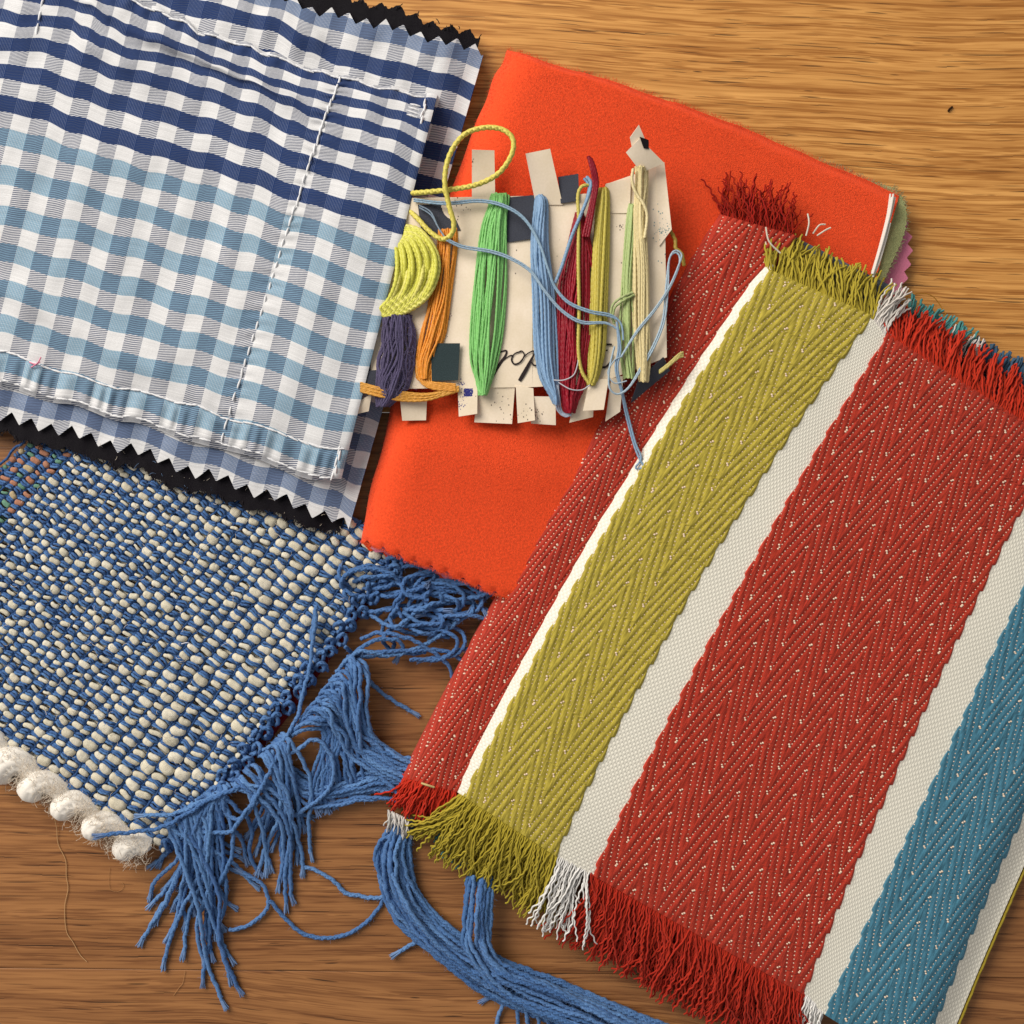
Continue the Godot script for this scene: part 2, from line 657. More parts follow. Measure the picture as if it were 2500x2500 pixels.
func tuft(s: Shape, p: Vector3, dir: Vector3, r: float, col: Color) -> void:      # the frayed end of a cut yarn
	var side0 := dir.cross(Vector3.UP).normalized()
	var up0 := side0.cross(dir)
	for k in 20:
		var an := rng.randf() * TAU
		var off := sqrt(rng.randf())
		var side := (side0 * cos(an) + up0 * sin(an)) * off * r
		var ln := r * rng.randf_range(3.2, 4.6)
		var far := p + side * rng.randf_range(1.2, 1.75) + dir * ln
		far.y = maxf(far.y, r * 0.3)
		yarn(s, PackedVector3Array([p - dir * r * 0.6 + side * 0.7, p + side * 0.95 + dir * ln * 0.5, far]), PackedFloat32Array([r * 0.30, r * 0.26, r * 0.14]), 4, col)


func blue_strand(parent: Node3D, called: String, pts: Array, r_px: float, shade: float, end_tuft := true, start_tuft := false) -> void:
	var s := Shape.new()
	var col := lin(80, 120, 178).lerp(lin(112, 156, 212), shade)
	var p := path(pts, 2.6)
	for k in p.size():
		p[k] += Vector3(wob.get_noise_3d(p[k].x * 9000.0, p[k].z * 9000.0, shade * 90.0), 0, wob.get_noise_3d(p[k].z * 9000.0, p[k].x * 9000.0, 40.0 + shade * 90.0)) * 0.0006
		p[k].y = maxf(p[k].y, r_px * PX)
	var m := p.size()
	var rad := PackedFloat32Array()
	for k in m:
		rad.append(r_px * PX * (1.0 + 0.16 * wob.get_noise_2d(k * 5.0, shade * 900.0)))
	yarn(s, p, rad, 9, col, 3, 0.0066, 0.36, rng.randf() * 6.0)
	for k in range(2, m - 2, 5):
		var an := rng.randf() * TAU
		fuzz(s, p[k], Vector3(cos(an), absf(sin(an)), sin(an * 1.7)), r_px * PX * rng.randf_range(1.6, 3.0), col.lerp(Color.WHITE, 0.12), 0.00003)
	if end_tuft:
		tuft(s, p[m - 1], (p[m - 1] - p[m - 3]).normalized(), r_px * PX, col.lerp(Color.WHITE, 0.10))
	if start_tuft:
		tuft(s, p[0], (p[0] - p[2]).normalized(), r_px * PX, col.lerp(Color.WHITE, 0.10))
	put(called, s, M.yarn, parent)


func build_fringe(root: Node3D) -> void:
	rng.seed = 43
	var R := 5.6
	# knots along the last row
	for k in 44:
		var al := 0.02 + 0.95 * k / 43.0
		var c := weave_px(al, 1.03 + 0.022 * (k % 2))
		var pts := []
		var ph := rng.randf() * TAU
		for e in 9:
			var an := ph + e * 1.25
			pts.append([c.x + cos(an) * 11.0 + (e - 4) * 1.6, c.y + sin(an) * 12.0 + rng.randf_range(-3, 3), 3.6 + 2.0 * sin(an * 1.3) + e * 0.25])
		blue_strand(root, "fringe_strand", pts, R, rng.randf() * 0.5, false)
	# lower corner: cut ends hanging down across the table
	var ends := [[380, 2240], [349, 2291], [400, 2347], [449, 2324], [494, 2338], [494, 2389], [543, 2445], [559, 2385], [466, 2147], [468, 2198], [526, 2277], [540, 2291], [428, 2205], [515, 2230], [410, 2160], [560, 2210], [582, 2091], [591, 2133], [615, 2156], [455, 2250], [500, 2200], [370, 2180]]
	for kk in ends.size() * 2:
		var k := kk % ends.size()
		var f := rng.randf()
		var b := Vector2(lerpf(405, 560, f), lerpf(2040, 1930, f))
		var e := Vector2(ends[k][0], ends[k][1])
		if kk >= ends.size():
			e += Vector2(rng.randf_range(-30, 40), rng.randf_range(-90, -10))
		var mid := b.lerp(e, 0.4) + Vector2(rng.randf_range(-26, 34), rng.randf_range(-12, 12))
		var mid2 := b.lerp(e, 0.75) + Vector2(rng.randf_range(-16, 16), rng.randf_range(-8, 8))
		blue_strand(root, "fringe_strand", [[b.x - 12, b.y - 26, 4.5], [b.x, b.y, 7.0 + rng.randf() * 2.0], [mid.x, mid.y, 4.5 + rng.randf() * 2.5], [mid2.x, mid2.y, 1.6 + rng.randf() * 1.6], [e.x, e.y, 1.0]], R, rng.randf())
	# second group, lower middle
	var ends2 := [[689, 2128], [680, 2156], [699, 2208], [740, 2119], [717, 2054], [740, 2012], [660, 2010], [700, 2000], [630, 2070], [650, 2120], [610, 2030], [725, 2090], [670, 2060]]
	for kk in ends2.size() * 2:
		var k := kk % ends2.size()
		var f := rng.randf()
		var b := Vector2(lerpf(580, 720, f), lerpf(1935, 1800, f))
		var e := Vector2(ends2[k][0], ends2[k][1])
		if kk >= ends2.size():
			e += Vector2(rng.randf_range(-40, 30), rng.randf_range(-70, 0))
		var mid := b.lerp(e, 0.45) + Vector2(rng.randf_range(6, 44), rng.randf_range(-34, 10))
		blue_strand(root, "fringe_strand", [[b.x - 22, b.y - 18, 4.5], [b.x, b.y, 8.0 + rng.randf() * 2.0], [mid.x, mid.y, 5.5 + rng.randf() * 2.0], [lerpf(mid.x, e.x, 0.6) + rng.randf_range(-8, 8), lerpf(mid.y, e.y, 0.6), 2.5], [e.x, e.y, 1.2]], R, rng.randf())
	# third group: a tail that falls from the edge and runs under the striped cloth
	for k in 18:
		var f := rng.randf()
		var j := func() -> float: return rng.randf_range(-22, 22)
		blue_strand(root, "fringe_strand", [[740 + 110 * f, 1752 - 150 * f, 5], [790 + 95 * f + j.call(), 1742 - 110 * f + j.call(), 9 + 3 * rng.randf()], [825 + 60 * f + j.call(), 1780 - 20 * f + j.call(), 7 + 3 * rng.randf()], [850 + 60 * f + j.call(), 1830 - 14 * f + j.call(), 5 + 3 * rng.randf()], [900 + 66 * f, 1880 - 34 * f + j.call(), 4 + 3 * rng.randf()], [985 + 50 * f, 1930 - 52 * f + j.call(), 4 + 3 * rng.randf()], [1080 + 30 * f, 1975 - 60 * f, 5]], R, rng.randf() * 0.8, false)
	for k in 16:
		var f := rng.randf()
		var j := func() -> float: return rng.randf_range(-11, 11)
		blue_strand(root, "fringe_strand", [[690, 1880 - 26 * f, 4.5], [740, 1952 - 62 * f + j.call(), 2 + 3 * rng.randf()], [800, 1962 - 58 * f + j.call(), 2 + 3 * rng.randf()], [880, 1955 - 64 * f + j.call(), 2 + 3 * rng.randf()], [960, 1960 - 78 * f + j.call(), 2 + 3 * rng.randf()], [1060, 1990 - 80 * f, 4]], R, rng.randf() * 0.8, false)
	for k in 26:
		var f := rng.randf()
		var e := Vector2(lerpf(770, 935, f), lerpf(1985, 1880, f) - 40 * rng.randf())
		blue_strand(root, "fringe_strand", [[700 + 150 * f, 1805 - 200 * f, 5], [745 + 130 * f + rng.randf_range(-15, 15), 1785 - 160 * f + rng.randf_range(-20, 10), 9 + 2 * rng.randf()], [800 + 70 * f + rng.randf_range(-25, 25), 1790 - 40 * f, 7], [e.x - 10, e.y - 50, 5], [e.x, e.y, 3]], R, rng.randf() * 0.7)
	# loops in the shade beneath the felt
	for k in 36:
		var c := Vector2(rng.randf_range(900, 1130), rng.randf_range(1395, 1580))
		var q := rng.randf() * TAU
		var rr := rng.randf_range(40, 85)
		var pts := []
		for e in 6:
			var an := q + e * 0.75
			pts.append([c.x + cos(an) * rr * 1.25, c.y + sin(an) * rr * 0.62, 3.0 + rng.randf() * 6.0])
		blue_strand(root, "fringe_strand", pts, R, rng.randf() * 0.35, k % 2 == 0)
	for q in [[[905, 1500, 5], [960, 1530, 8], [1010, 1500, 7], [1050, 1440, 6], [1060, 1400, 5]],
			[[880, 1560, 5], [930, 1545, 8], [1000, 1560, 8], [1090, 1620, 5], [1112, 1672, 3]],
			[[860, 1600, 6], [930, 1590, 9], [1010, 1588, 7], [1090, 1590, 5], [1150, 1625, 4]],
			[[840, 1620, 6], [900, 1570, 10], [960, 1560, 9], [985, 1580, 7], [975, 1600, 6]],
			[[820, 1640, 6], [880, 1590, 10], [960, 1600, 8], [1060, 1560, 6], [1140, 1500, 6]],
			[[890, 1650, 3], [930, 1690, 3], [970, 1715, 2], [1006, 1738, 1.2]],
			[[760, 1560, 6], [770, 1480, 9], [765, 1560, 8], [740, 1700, 7], [700, 1800, 8], [640, 1830, 7]],
			[[585, 1925, 9], [520, 1945, 9], [430, 1985, 9], [349, 1990, 8]],
			[[600, 1915, 9], [500, 1960, 10], [400, 2018, 10], [330, 2030, 11], [251, 2040, 13]],
			[[650, 1905, 8], [600, 1980, 10], [560, 2030, 8], [480, 2030, 7], [430, 2040, 5]],
			[[690, 1810, 8], [660, 1880, 10], [620, 1960, 10], [585, 2000, 8], [545, 1985, 7]],
			[[700, 1850, 8], [770, 1805, 8], [815, 1860, 7], [800, 1930, 6], [760, 1965, 5], [720, 1990, 4]],
			[[740, 2115, 1.2], [800, 2140, 1], [850, 2180, 1], [915, 2192, 1], [975, 2180, 1.5], [1010, 2165, 3]],
			[[560, 2270, 1.5], [615, 2255, 1.2], [655, 2210, 1.5], [640, 2160, 2], [590, 2130, 3]],
			[[660, 2200, 2], [695, 2240, 1.2], [740, 2280, 1], [810, 2290, 1], [880, 2262, 1], [935, 2200, 1], [958, 2140, 2], [950, 2090, 4]],
			[[945, 2150, 1], [915, 2110, 1], [925, 2060, 3], [950, 2040, 4]]]:
		blue_strand(root, "fringe_strand", q, R, rng.randf(), q.size() < 6)


func build_bundle() -> void:
	var root := thing("yarn_bundle", "thick bundle of loose blue yarn lying on the table beneath the frayed striped cloth", "yarn", at(1200, 2400, 0))
	rng.seed = 47
	for k in 34:
		var f := rng.randf()
		var o := (f - 0.5) * 2.0
		var pts := []
		var way := [[985, 2000, 20], [962, 2100, 36], [996, 2215, 40], [1085, 2308, 40], [1200, 2384, 44], [1340, 2440, 46], [1500, 2508, 46], [1700, 2590, 50]]
		var side := [[1, 0], [1, 0.1], [0.8, -0.5], [0.6, -0.8], [0.4, -0.9], [0.2, -1], [0.2, -1], [0.2, -1]]
		for e in way.size():
			o = clampf(o + rng.randf_range(-0.35, 0.35), -1.1, 1.1)
			pts.append([way[e][0] + side[e][0] * way[e][2] * o, way[e][1] + side[e][1] * way[e][2] * o, 1.0 + 7.0 * rng.randf() * (1.1 - absf(o) * 0.7)])
		blue_strand(root, "strand", pts, 5.8, rng.randf() * 0.8, false)
	for k in 16:
		var o := k / 7.5 - 1.0
		var pts := []
		var way := [[1175, 2140, 30], [1165, 2250, 30], [1172, 2320, 30], [1228, 2388, 30], [1325, 2432, 34], [1460, 2490, 34], [1620, 2570, 34]]
		for e in way.size():
			o = clampf(o + rng.randf_range(-0.3, 0.3), -1.1, 1.1)
			pts.append([way[e][0] + (1.0 if e < 3 else 0.3) * way[e][2] * o, way[e][1] - (0.0 if e < 3 else 1.0) * way[e][2] * o, 6.5 + 4.0 * rng.randf() * (1.1 - absf(o) * 0.7)])
		blue_strand(root, "strand", pts, 5.8, rng.randf() * 0.8, false)
	for q in [[[1060, 2285, 2], [1025, 2295, 1.5], [995, 2312, 1], [975, 2325, 1]],
			[[1230, 2395, 4], [1215, 2420, 2], [1192, 2438, 1]],
			[[1250, 2410, 4], [1228, 2450, 2], [1215, 2500, 1], [1220, 2540, 1]],
			[[1262, 2420, 5], [1262, 2470, 2], [1270, 2530, 1]],
			[[1280, 2430, 5], [1285, 2480, 3], [1300, 2540, 1]],
			[[1300, 2440, 5], [1315, 2490, 3], [1330, 2550, 2]],
			[[1320, 2450, 6], [1340, 2500, 3], [1350, 2560, 2]],
			[[1340, 2455, 6], [1365, 2500, 4], [1385, 2560, 2]],
			[[1270, 2440, 3], [1290, 2495, 1.5], [1290, 2560, 1]],
			[[1000, 2225, 1], [1060, 2310, 1], [1140, 2365, 1.2], [1200, 2385, 2]]]:
		blue_strand(root, "strand", q, 5.6, rng.randf())


# ------------------------------------------------------------------ gingham and the black cloth beneath it
const POCKET := [
	[[-120, -90], [100, -52], [289, 3], [373, 37], [435, 62], [497, 96], [600, 124], [655, 149], [772, 186], [838, 202], [946, 229], [1043, 252], [1150, 282]],
	[[-120, -35], [40, -18], [134, 2], [217, 19], [264, 50], [311, 75], [373, 93], [466, 124], [528, 152], [600, 177], [675, 206], [748, 225], [811, 241], [888, 254], [966, 280], [1063, 314], [1150, 345]],
	[[-120, 10], [0, 34], [56, 53], [109, 50], [168, 53], [202, 78], [248, 102], [326, 134], [373, 137], [435, 149], [497, 171], [600, 202], [702, 241], [764, 272], [803, 283], [869, 299], [946, 322], [1055, 365], [1150, 400]],
	[[-120, 105], [0, 109], [93, 106], [155, 124], [217, 149], [280, 177], [342, 183], [404, 202], [497, 227], [616, 265], [713, 310], [772, 334], [849, 357], [927, 380], [1043, 431], [1150, 475]],
	[[-120, 160], [0, 171], [93, 186], [186, 217], [280, 248], [373, 273], [497, 305], [616, 342], [733, 392], [811, 415], [888, 439], [1024, 485], [1150, 530]],
	[[-120, 235], [0, 252], [93, 270], [186, 307], [280, 335], [373, 360], [497, 394], [616, 431], [713, 470], [752, 481], [849, 508], [1001, 555], [1150, 600]],
	[[-120, 310], [0, 332], [93, 351], [186, 382], [280, 407], [373, 441], [497, 469], [600, 502], [714, 545], [987, 632], [1150, 680]],
	[[-120, 398], [0, 425], [155, 463], [311, 509], [497, 562], [600, 592], [690, 626], [960, 715], [1150, 775]],
	[[-120, 500], [0, 527], [155, 558], [311, 602], [466, 646], [600, 686], [936, 792], [1150, 860]],
	[[-120, 585], [0, 615], [155, 655], [311, 699], [466, 745], [600, 780], [905, 874], [1150, 950]],
	[[-120, 672], [0, 705], [155, 748], [311, 792], [466, 832], [600, 870], [874, 955], [1150, 1040]],
	[[-120, 755], [0, 786], [93, 814], [186, 848], [280, 879], [373, 901], [466, 914], [559, 943], [843, 1032], [1150, 1130]],
	[[-120, 850], [0, 882], [155, 925], [311, 969], [466, 1012], [590, 1050], [815, 1118], [1150, 1225]],
	[[-120, 955], [0, 988], [155, 1026], [311, 1071], [528, 1135], [780, 1215], [1150, 1330]],
]
const BASE := [
	[[-120, -260], [400, -90], [675, 8], [791, 50], [927, 81], [1082, 120], [1199, 151], [1300, 180]],
	[[-120, -150], [300, -40], [500, 23], [655, 50], [752, 105], [830, 140], [966, 171], [1082, 198], [1195, 240], [1300, 280]],
	[[-120, 945], [0, 972], [155, 1006], [311, 1050], [500, 1112], [656, 1162], [811, 1216], [882, 1248], [1000, 1295], [1300, 1410]],
]

func pocket_px(a: float, r: float) -> Vector2:
	var c := 125.5 + 90.6 * a
	var k := clampi(int(floor(r)), 0, POCKET.size() - 2)
	var f := r - k
	var x := c - 80.0
	var y := 0.0
	for it in 3:
		y = lerpf(poly_y(POCKET[k], x), poly_y(POCKET[k + 1], x), f)
		x = c - 0.25 * y
	return Vector2(x, y)


func seam_a(r: float) -> float:
	return lerpf(8.30, 7.55, clampf(r / 12.0, 0.0, 1.0))


func pocket_h(a: float, r: float) -> float:
	var h := 12.0
	var bulge := smoothstep(4.0, 11.0, a) * pow(maxf(0.0, sin(PI * clampf((r + 0.35) / 13.2, 0.0, 1.0))), 0.55)
	h += 7.2 * bulge
	h += 1.0 * wob.get_noise_2d(a * 26.0, r * 18.0)
	# folds that run down from the upper hem
	var x := pocket_px(a, r).x
	var fold := exp(-pow((r - lerpf(0.4, 2.1, clampf((x - 150.0) / 650.0, 0.0, 1.0))) / 0.42, 2.0))
	h += 2.6 * fold * smoothstep(60.0, 320.0, x) * (1.0 - smoothstep(700.0, 840.0, x))
	var fold2 := exp(-pow((r - lerpf(1.5, 3.3, clampf((x - 100.0) / 300.0, 0.0, 1.0))) / 0.5, 2.0))
	h += 1.8 * fold2 * smoothstep(0.0, 150.0, x) * (1.0 - smoothstep(300.0, 430.0, x))
	var fold3 := exp(-pow((r - lerpf(10.0, 11.3, clampf(x / 450.0, 0.0, 1.0))) / 0.35, 2.0))
	h += 1.3 * fold3 * (1.0 - smoothstep(380.0, 560.0, x))
	# puckers along the seams
	var sv := exp(-pow((a - seam_a(r)) / 0.10, 2.0)) * smoothstep(-0.3, 0.2, r)
	h -= 0.15 * sv
	h += 0.35 * exp(-pow((a - seam_a(r)) / 0.32, 2.0)) * sin(r * 17.0)
	var s1 := exp(-pow((r - 11.78) / 0.10, 2.0))
	h -= 0.5 * s1
	var hem := smoothstep(11.6, 11.9, r)
	h += hem * 0.45 * sin(a * 15.0 + 2.0 * sin(a * 3.0)) * sin(PI * clampf((r - 11.7) / 0.95, 0.0, 1.0))
	var s0 := exp(-pow((r + 0.28) / 0.12, 2.0))
	h -= 0.45 * s0
	h += 0.3 * exp(-pow((r + 0.1) / 0.35, 2.0)) * sin(a * 13.0)
	return h


func base_row(k: int, x: float) -> float:
	if k <= 1:
		return poly_y(BASE[k], x)
	var f := (k - 1) / 13.0
	var straight := lerpf(poly_y(BASE[1], x), 140.0 + (x - 830.0) * 0.27, clampf(f * 3.0, 0.0, 1.0))
	return lerpf(straight, poly_y(BASE[2], x), f)


func base_px(a: float, r: float) -> Vector2:
	var c := 803.0 + 79.8 * a
	var k := clampi(int(floor(r)), 0, 14)
	var f := r - k
	var x := c - 60.0
	var y := 0.0
	for it in 3:
		y = lerpf(base_row(k, x), base_row(k + 1, x), f)
		x = c - 0.284 * y
	return Vector2(x, y)


func zig(x: float, period: float) -> float:
	return absf(fposmod(x / period, 1.0) * 2.0 - 1.0)


func build_gingham() -> void:
	# black cloth first: it lies underneath
	var blk := thing("black_cloth", "black cloth with pinked edges sticking out beneath the blue gingham", "cloth", at(500, 600, 0))
	var s := Shape.new()
	var w := 420
	var h := 12
	var g := PackedVector3Array()
	var uv := PackedVector2Array()
	var col := PackedColorArray()
	rng.seed = 51
	var out_hi := PackedFloat32Array()
	var out_lo := PackedFloat32Array()
	for k in w:
		var a := lerpf(-11.0, 4.95, k / (w - 1.0))
		out_hi.append(12.0 + 16.0 * zig(a * 79.8 + 12.0, 47.0) + 4.0 * wob.get_noise_1d(k * 19.0) + 12.0 * smoothstep(4.2, 2.0, a))
		out_lo.append(14.0 + 9.0 * zig(a * 79.8, 51.0) + 26.0 * (0.5 + 0.5 * wob.get_noise_1d(k * 2.2)) * (1.0 - smoothstep(2.6, 5.0, a)) * smoothstep(-9.0, -5.0, a) + 5.0 * wob.get_noise_1d(k * 23.0))
	for j in h:
		for k in w:
			var a := lerpf(-11.0, 4.95, k / (w - 1.0))
			var p0 := base_px(a, -0.42) + Vector2(0.3, -1.0) * out_hi[k]
			var p1 := base_px(a, 14.72) + Vector2(-0.3, 1.0) * out_lo[k]
			var f := j / (h - 1.0)
			var p := p0.lerp(p1, f)
			g.append(at(p.x, p.y, 6.9 + 0.5 * wob.get_noise_2d(a * 40.0, f * 60.0) - 2.2 * smoothstep(3.6, 5.0, a)))
			uv.append(Vector2(a, f))
			col.append(lin(30, 27, 34))
	sheet(s, g, uv, col, w, h, 0.0009)
	put("cloth_sheet", s, M.blackcloth, blk)
	# frayed threads on its cut edge
	s = Shape.new()
	for k in 260:
		var a := rng.randf_range(-11.0, 5.0)
		var low := rng.randf() < 0.72
		var ki := clampi(int((a + 11.0) / 16.12 * w), 0, w - 1)
		var p := base_px(a, 14.72) + Vector2(-0.3, 1.0) * out_lo[ki] if low else base_px(a, -0.42) + Vector2(0.3, -1.0) * out_hi[ki]
		var d := Vector2(rng.randf_range(-0.8, 0.8), 1.0 if low else -1.0) * rng.randf_range(3, 9)
		yarn(s, path([[p.x - d.x * 0.5, p.y - d.y * 0.5, 6.8], [p.x + d.x * 0.5, p.y + d.y * 0.5, 7.2], [p.x + d.x + rng.randf_range(-4, 4), p.y + d.y, 6.6]], 4.0), r1(1.1 * PX), 4, lin(34, 30, 38))
	put("frayed_edge", s, M.thread, blk, "", "stuff")

	var root := thing("gingham_cloth", "blue and white gingham cloth with a stitched pocket holding the floss card", "cloth", at(500, 600, 0))
	var light := Color8(122, 158, 182)
	var slate := Color8(100, 120, 154)
	var navy := Color8(32, 54, 102)
	var mb := gingham(16, func(k: int) -> Color: return navy if k >= 1 and k <= 5 else slate, 61)
	var mp := gingham(15, func(k: int) -> Color: return navy if k <= 6 else light, 62)
	s = Shape.new()
	w = 380
	h = 110
	g.clear(); uv.clear(); col.clear()
	for j in h:
		for k in w:
			var a := lerpf(-11.0, 5.2, k / (w - 1.0))
			var r0 := -0.42 + 0.30 * zig(a * 79.8 + 12.0, 47.0)
			var r1_ := 14.72 - 0.34 * zig(a * 79.8 + 20.0, 52.0)
			var r := lerpf(r0, r1_, j / (h - 1.0))
			var p := base_px(a, r)
			var hh := 8.6 + 0.9 * wob.get_noise_2d(a * 30.0, r * 22.0) - 2.2 * pow(smoothstep(3.6, 5.2, a), 1.5)
			hh += 1.6 * exp(-pow((r - 0.9) / 0.5, 2.0)) * smoothstep(-4.0, -1.5, a) * (1.0 - smoothstep(-0.6, 0.8, a))
			g.append(at(p.x, p.y, hh))
			uv.append(Vector2((a + 0.25) / 4.0, (r + 0.5) / 16.0))
			col.append(Color.WHITE)
	sheet(s, g, uv, col, w, h, 0.00035)
	put("backing_panel", s, mb, root)
	s = Shape.new()
	w = 250
	h = 230
	g.clear(); uv.clear(); col.clear()
	for j in h:
		for k in w:
			var a := lerpf(-4.2, 11.04, k / (w - 1.0))
			var r := lerpf(-0.42, 12.60, j / (h - 1.0))
			# the lower corner is drawn in where the hem is tacked
			r -= 0.10 * smoothstep(10.2, 11.0, a) * smoothstep(11.5, 12.6, r)
			var p := pocket_px(a, r)
			var hh := pocket_h(a, r)
			hh -= 2.6 * (1.0 - smoothstep(0.0, 0.16, minf(r + 0.42, 12.60 - r)))
			hh -= 0.5 * smoothstep(10.95, 11.04, a)
			g.append(at(p.x, p.y, hh))
			uv.append(Vector2((a + 0.25) / 4.0, (r + 1.5) / 15.0))
			col.append(Color.WHITE)
	sheet(s, g, uv, col, w, h, 0.0005)
	put("pocket_panel", s, mp, root)
	# stitches
	var unit := Shape.new()
	var line := PackedVector3Array()
	var rad := PackedFloat32Array()
	for k in 7:
		var f := k / 6.0 - 0.5
		line.append(Vector3(0, 0.00022 * cos(PI * f) - 0.00012, f * 0.0036))
		rad.append(0.00042 * (0.55 + 0.45 * cos(PI * f)))
	yarn(unit, line, rad, 8, lin(246, 247, 250), 2, 0.0022, 0.12)
	var stitch := mesh_of(unit)
	var seams := []
	for k in 42:
		seams.append([lerpf(-0.2, 10.55, k / 41.0), -0.25, 1, 0.0, 0])
	for k in 36:
		var r := lerpf(-0.1, 12.3, k / 35.0)
		seams.append([seam_a(r) + rng.randf_range(-0.02, 0.02), r, 0, 0.0, 0])
	for k in 36:
		seams.append([lerpf(-0.6, 10.75, k / 35.0), 11.78 - 0.04 * sin(k * 0.4), 1, 0.0, 0])
	for k in 34:
		seams.append([lerpf(0.1, 10.6, k / 33.0), 12.47 + rng.randf_range(-0.03, 0.03), 1, 0.5, 0])
	for k in 4:
		seams.append([-0.25 + 0.02 * k, 0.55 + k * 0.6, 0, 0.0, 0])
	for k in 4:
		seams.append([10.75 + 0.04 * (k % 2), 0.0 + k * 0.27, 0, 0.0, 1])
	for k in 4:
		seams.append([10.5, 0.2 + k * 0.2, 1, 0.0, 1])
	for k in 5:
		seams.append([10.78 + 0.05 * (k % 2), 11.75 + k * 0.17, 0, 0.0, 1])
	for q in seams:
		var a: float = q[0]
		var r: float = q[1]
		var p := pocket_px(a, r)
		var d: Vector2
		if q[2] == 1:
			d = pocket_px(a + 0.1, r) - pocket_px(a - 0.1, r)
		else:
			d = pocket_px(a, r + 0.1) - pocket_px(a, r - 0.1)
		var o := MeshInstance3D.new()
		o.name = "stitch"
		o.mesh = stitch
		o.material_override = M.thread
		root.add_child(o, true)
		o.position = at(p.x, p.y, pocket_h(a, r) + 0.18 - 1.3 * float(q[3])) - root.position
		o.rotation.y = atan2(d.x, d.y) + rng.randf_range(-0.12, 0.12)
		var sc := rng.randf_range(0.85, 1.1)
		o.scale = Vector3(1, 1, sc * (1.25 if q[2] == 1 else 1.0))
	# pink thread end caught in the lower seam
	s = Shape.new()
	var hh0 := pocket_h(-0.3, 11.8) + 0.5
	yarn(s, path([[76, 897, hh0], [92, 886, hh0 + 1.2], [100, 872, hh0 + 1.4]], 2.0), r1(1.6 * PX), 5, lin(240, 150, 176))
	yarn(s, path([[72, 884, hh0], [86, 889, hh0 + 0.8], [98, 884, hh0 + 0.3]], 2.0), r1(1.6 * PX), 5, lin(240, 150, 176))
	var pk := thing("pink_thread", "tiny pink thread end caught in the gingham's lower seam", "thread", at(85, 885, hh0))
	put("snippet", s, M.thread, pk)


# ------------------------------------------------------------------ orange felt and what is folded into it
func poly_at(p: Array, f: float) -> Vector2:           # point at share f of a traced line
	var m := p.size() - 1
	var k := mini(int(f * m), m - 1)
	var a := Vector2(p[k][0], p[k][1])
	var b := Vector2(p[k + 1][0], p[k + 1][1])
	var a0 := Vector2(p[maxi(k - 1, 0)][0], p[maxi(k - 1, 0)][1])
	var b1 := Vector2(p[mini(k + 2, m)][0], p[mini(k + 2, m)][1])
	return a.cubic_interpolate(b, a0, b1, f * m - k)


func felt_px(u: float, v: float) -> Vector2:
	var a := poly_at([[1238, 122], [1180, 262], [1096, 480], [1022, 720], [952, 990], [880, 1318]], v)
	var b := Vector2(2195, 478).lerp(Vector2(1850, 1690), v)
	var p := a.lerp(b, u)
	p.y -= 24.0 * sin(PI * clampf(u, 0.0, 1.0)) * (1.0 - v)
	p += Vector2(3.0, 4.0) * wob.get_noise_2d(u * 300.0, v * 260.0) * 2.0
	return p


func felt_h(u: float, v: float) -> float:
	var d := u * 960.0
	var top := lerpf(13.8, 9.5, smoothstep(0.1, 1.0, u)) + 0.4 * wob.get_noise_2d(u * 90.0, v * 90.0)
	top += 1.9 * wob.get_noise_2d(u * 26.0 + 300.0, v * 30.0)
	top += 1.8 * exp(-pow((v - lerpf(0.86, 0.78, u * 2.0)) / 0.05, 2.0)) * (1.0 - smoothstep(0.3, 0.6, u))
	var e := clampf(d / 105.0, 0.0, 1.0)
	return lerpf(4.0, top, pow(1.0 - pow(1.0 - e, 2.6), 0.62))


func quad_sheet(s: Shape, left: Array, right: Array, w: int, h: int, height: Callable, color: Color, thick: float, teeth_r := 0.0, teeth_b := 0.0, period := 40.0) -> void:
	var g := PackedVector3Array()
	var uv := PackedVector2Array()
	var col := PackedColorArray()
	for j in h:
		for k in w:
			var u := k / (w - 1.0)
			var v := j / (h - 1.0)
			var a := poly_at(left, v)
			var b := poly_at(right, v)
			var p := a.lerp(b, u)
			if teeth_r > 0.0:
				p.x += teeth_r * zig(p.y, period) * smoothstep(0.9, 1.0, u)
			if teeth_b > 0.0:
				p.y += teeth_b * zig(p.x, period) * smoothstep(0.9, 1.0, v)
			g.append(at(p.x, p.y, height.call(u, v)))
			uv.append(Vector2(u, v))
			col.append(color)
	sheet(s, g, uv, col, w, h, thick)


func fuzz(s: Shape, p: Vector3, n: Vector3, ln: float, col: Color, r := 0.00004) -> void:
	var d := (n + Vector3(rng.randf_range(-1, 1), rng.randf_range(-0.3, 0.5), rng.randf_range(-1, 1)) * 0.9).normalized()
	var d2 := (d + Vector3(rng.randf_range(-1, 1), rng.randf_range(-0.6, 0.4), rng.randf_range(-1, 1)) * 0.8).normalized()
	yarn(s, PackedVector3Array([p, p + d * ln * 0.5, p + (d + d2) * ln * 0.5]), r1(r), 3, col)


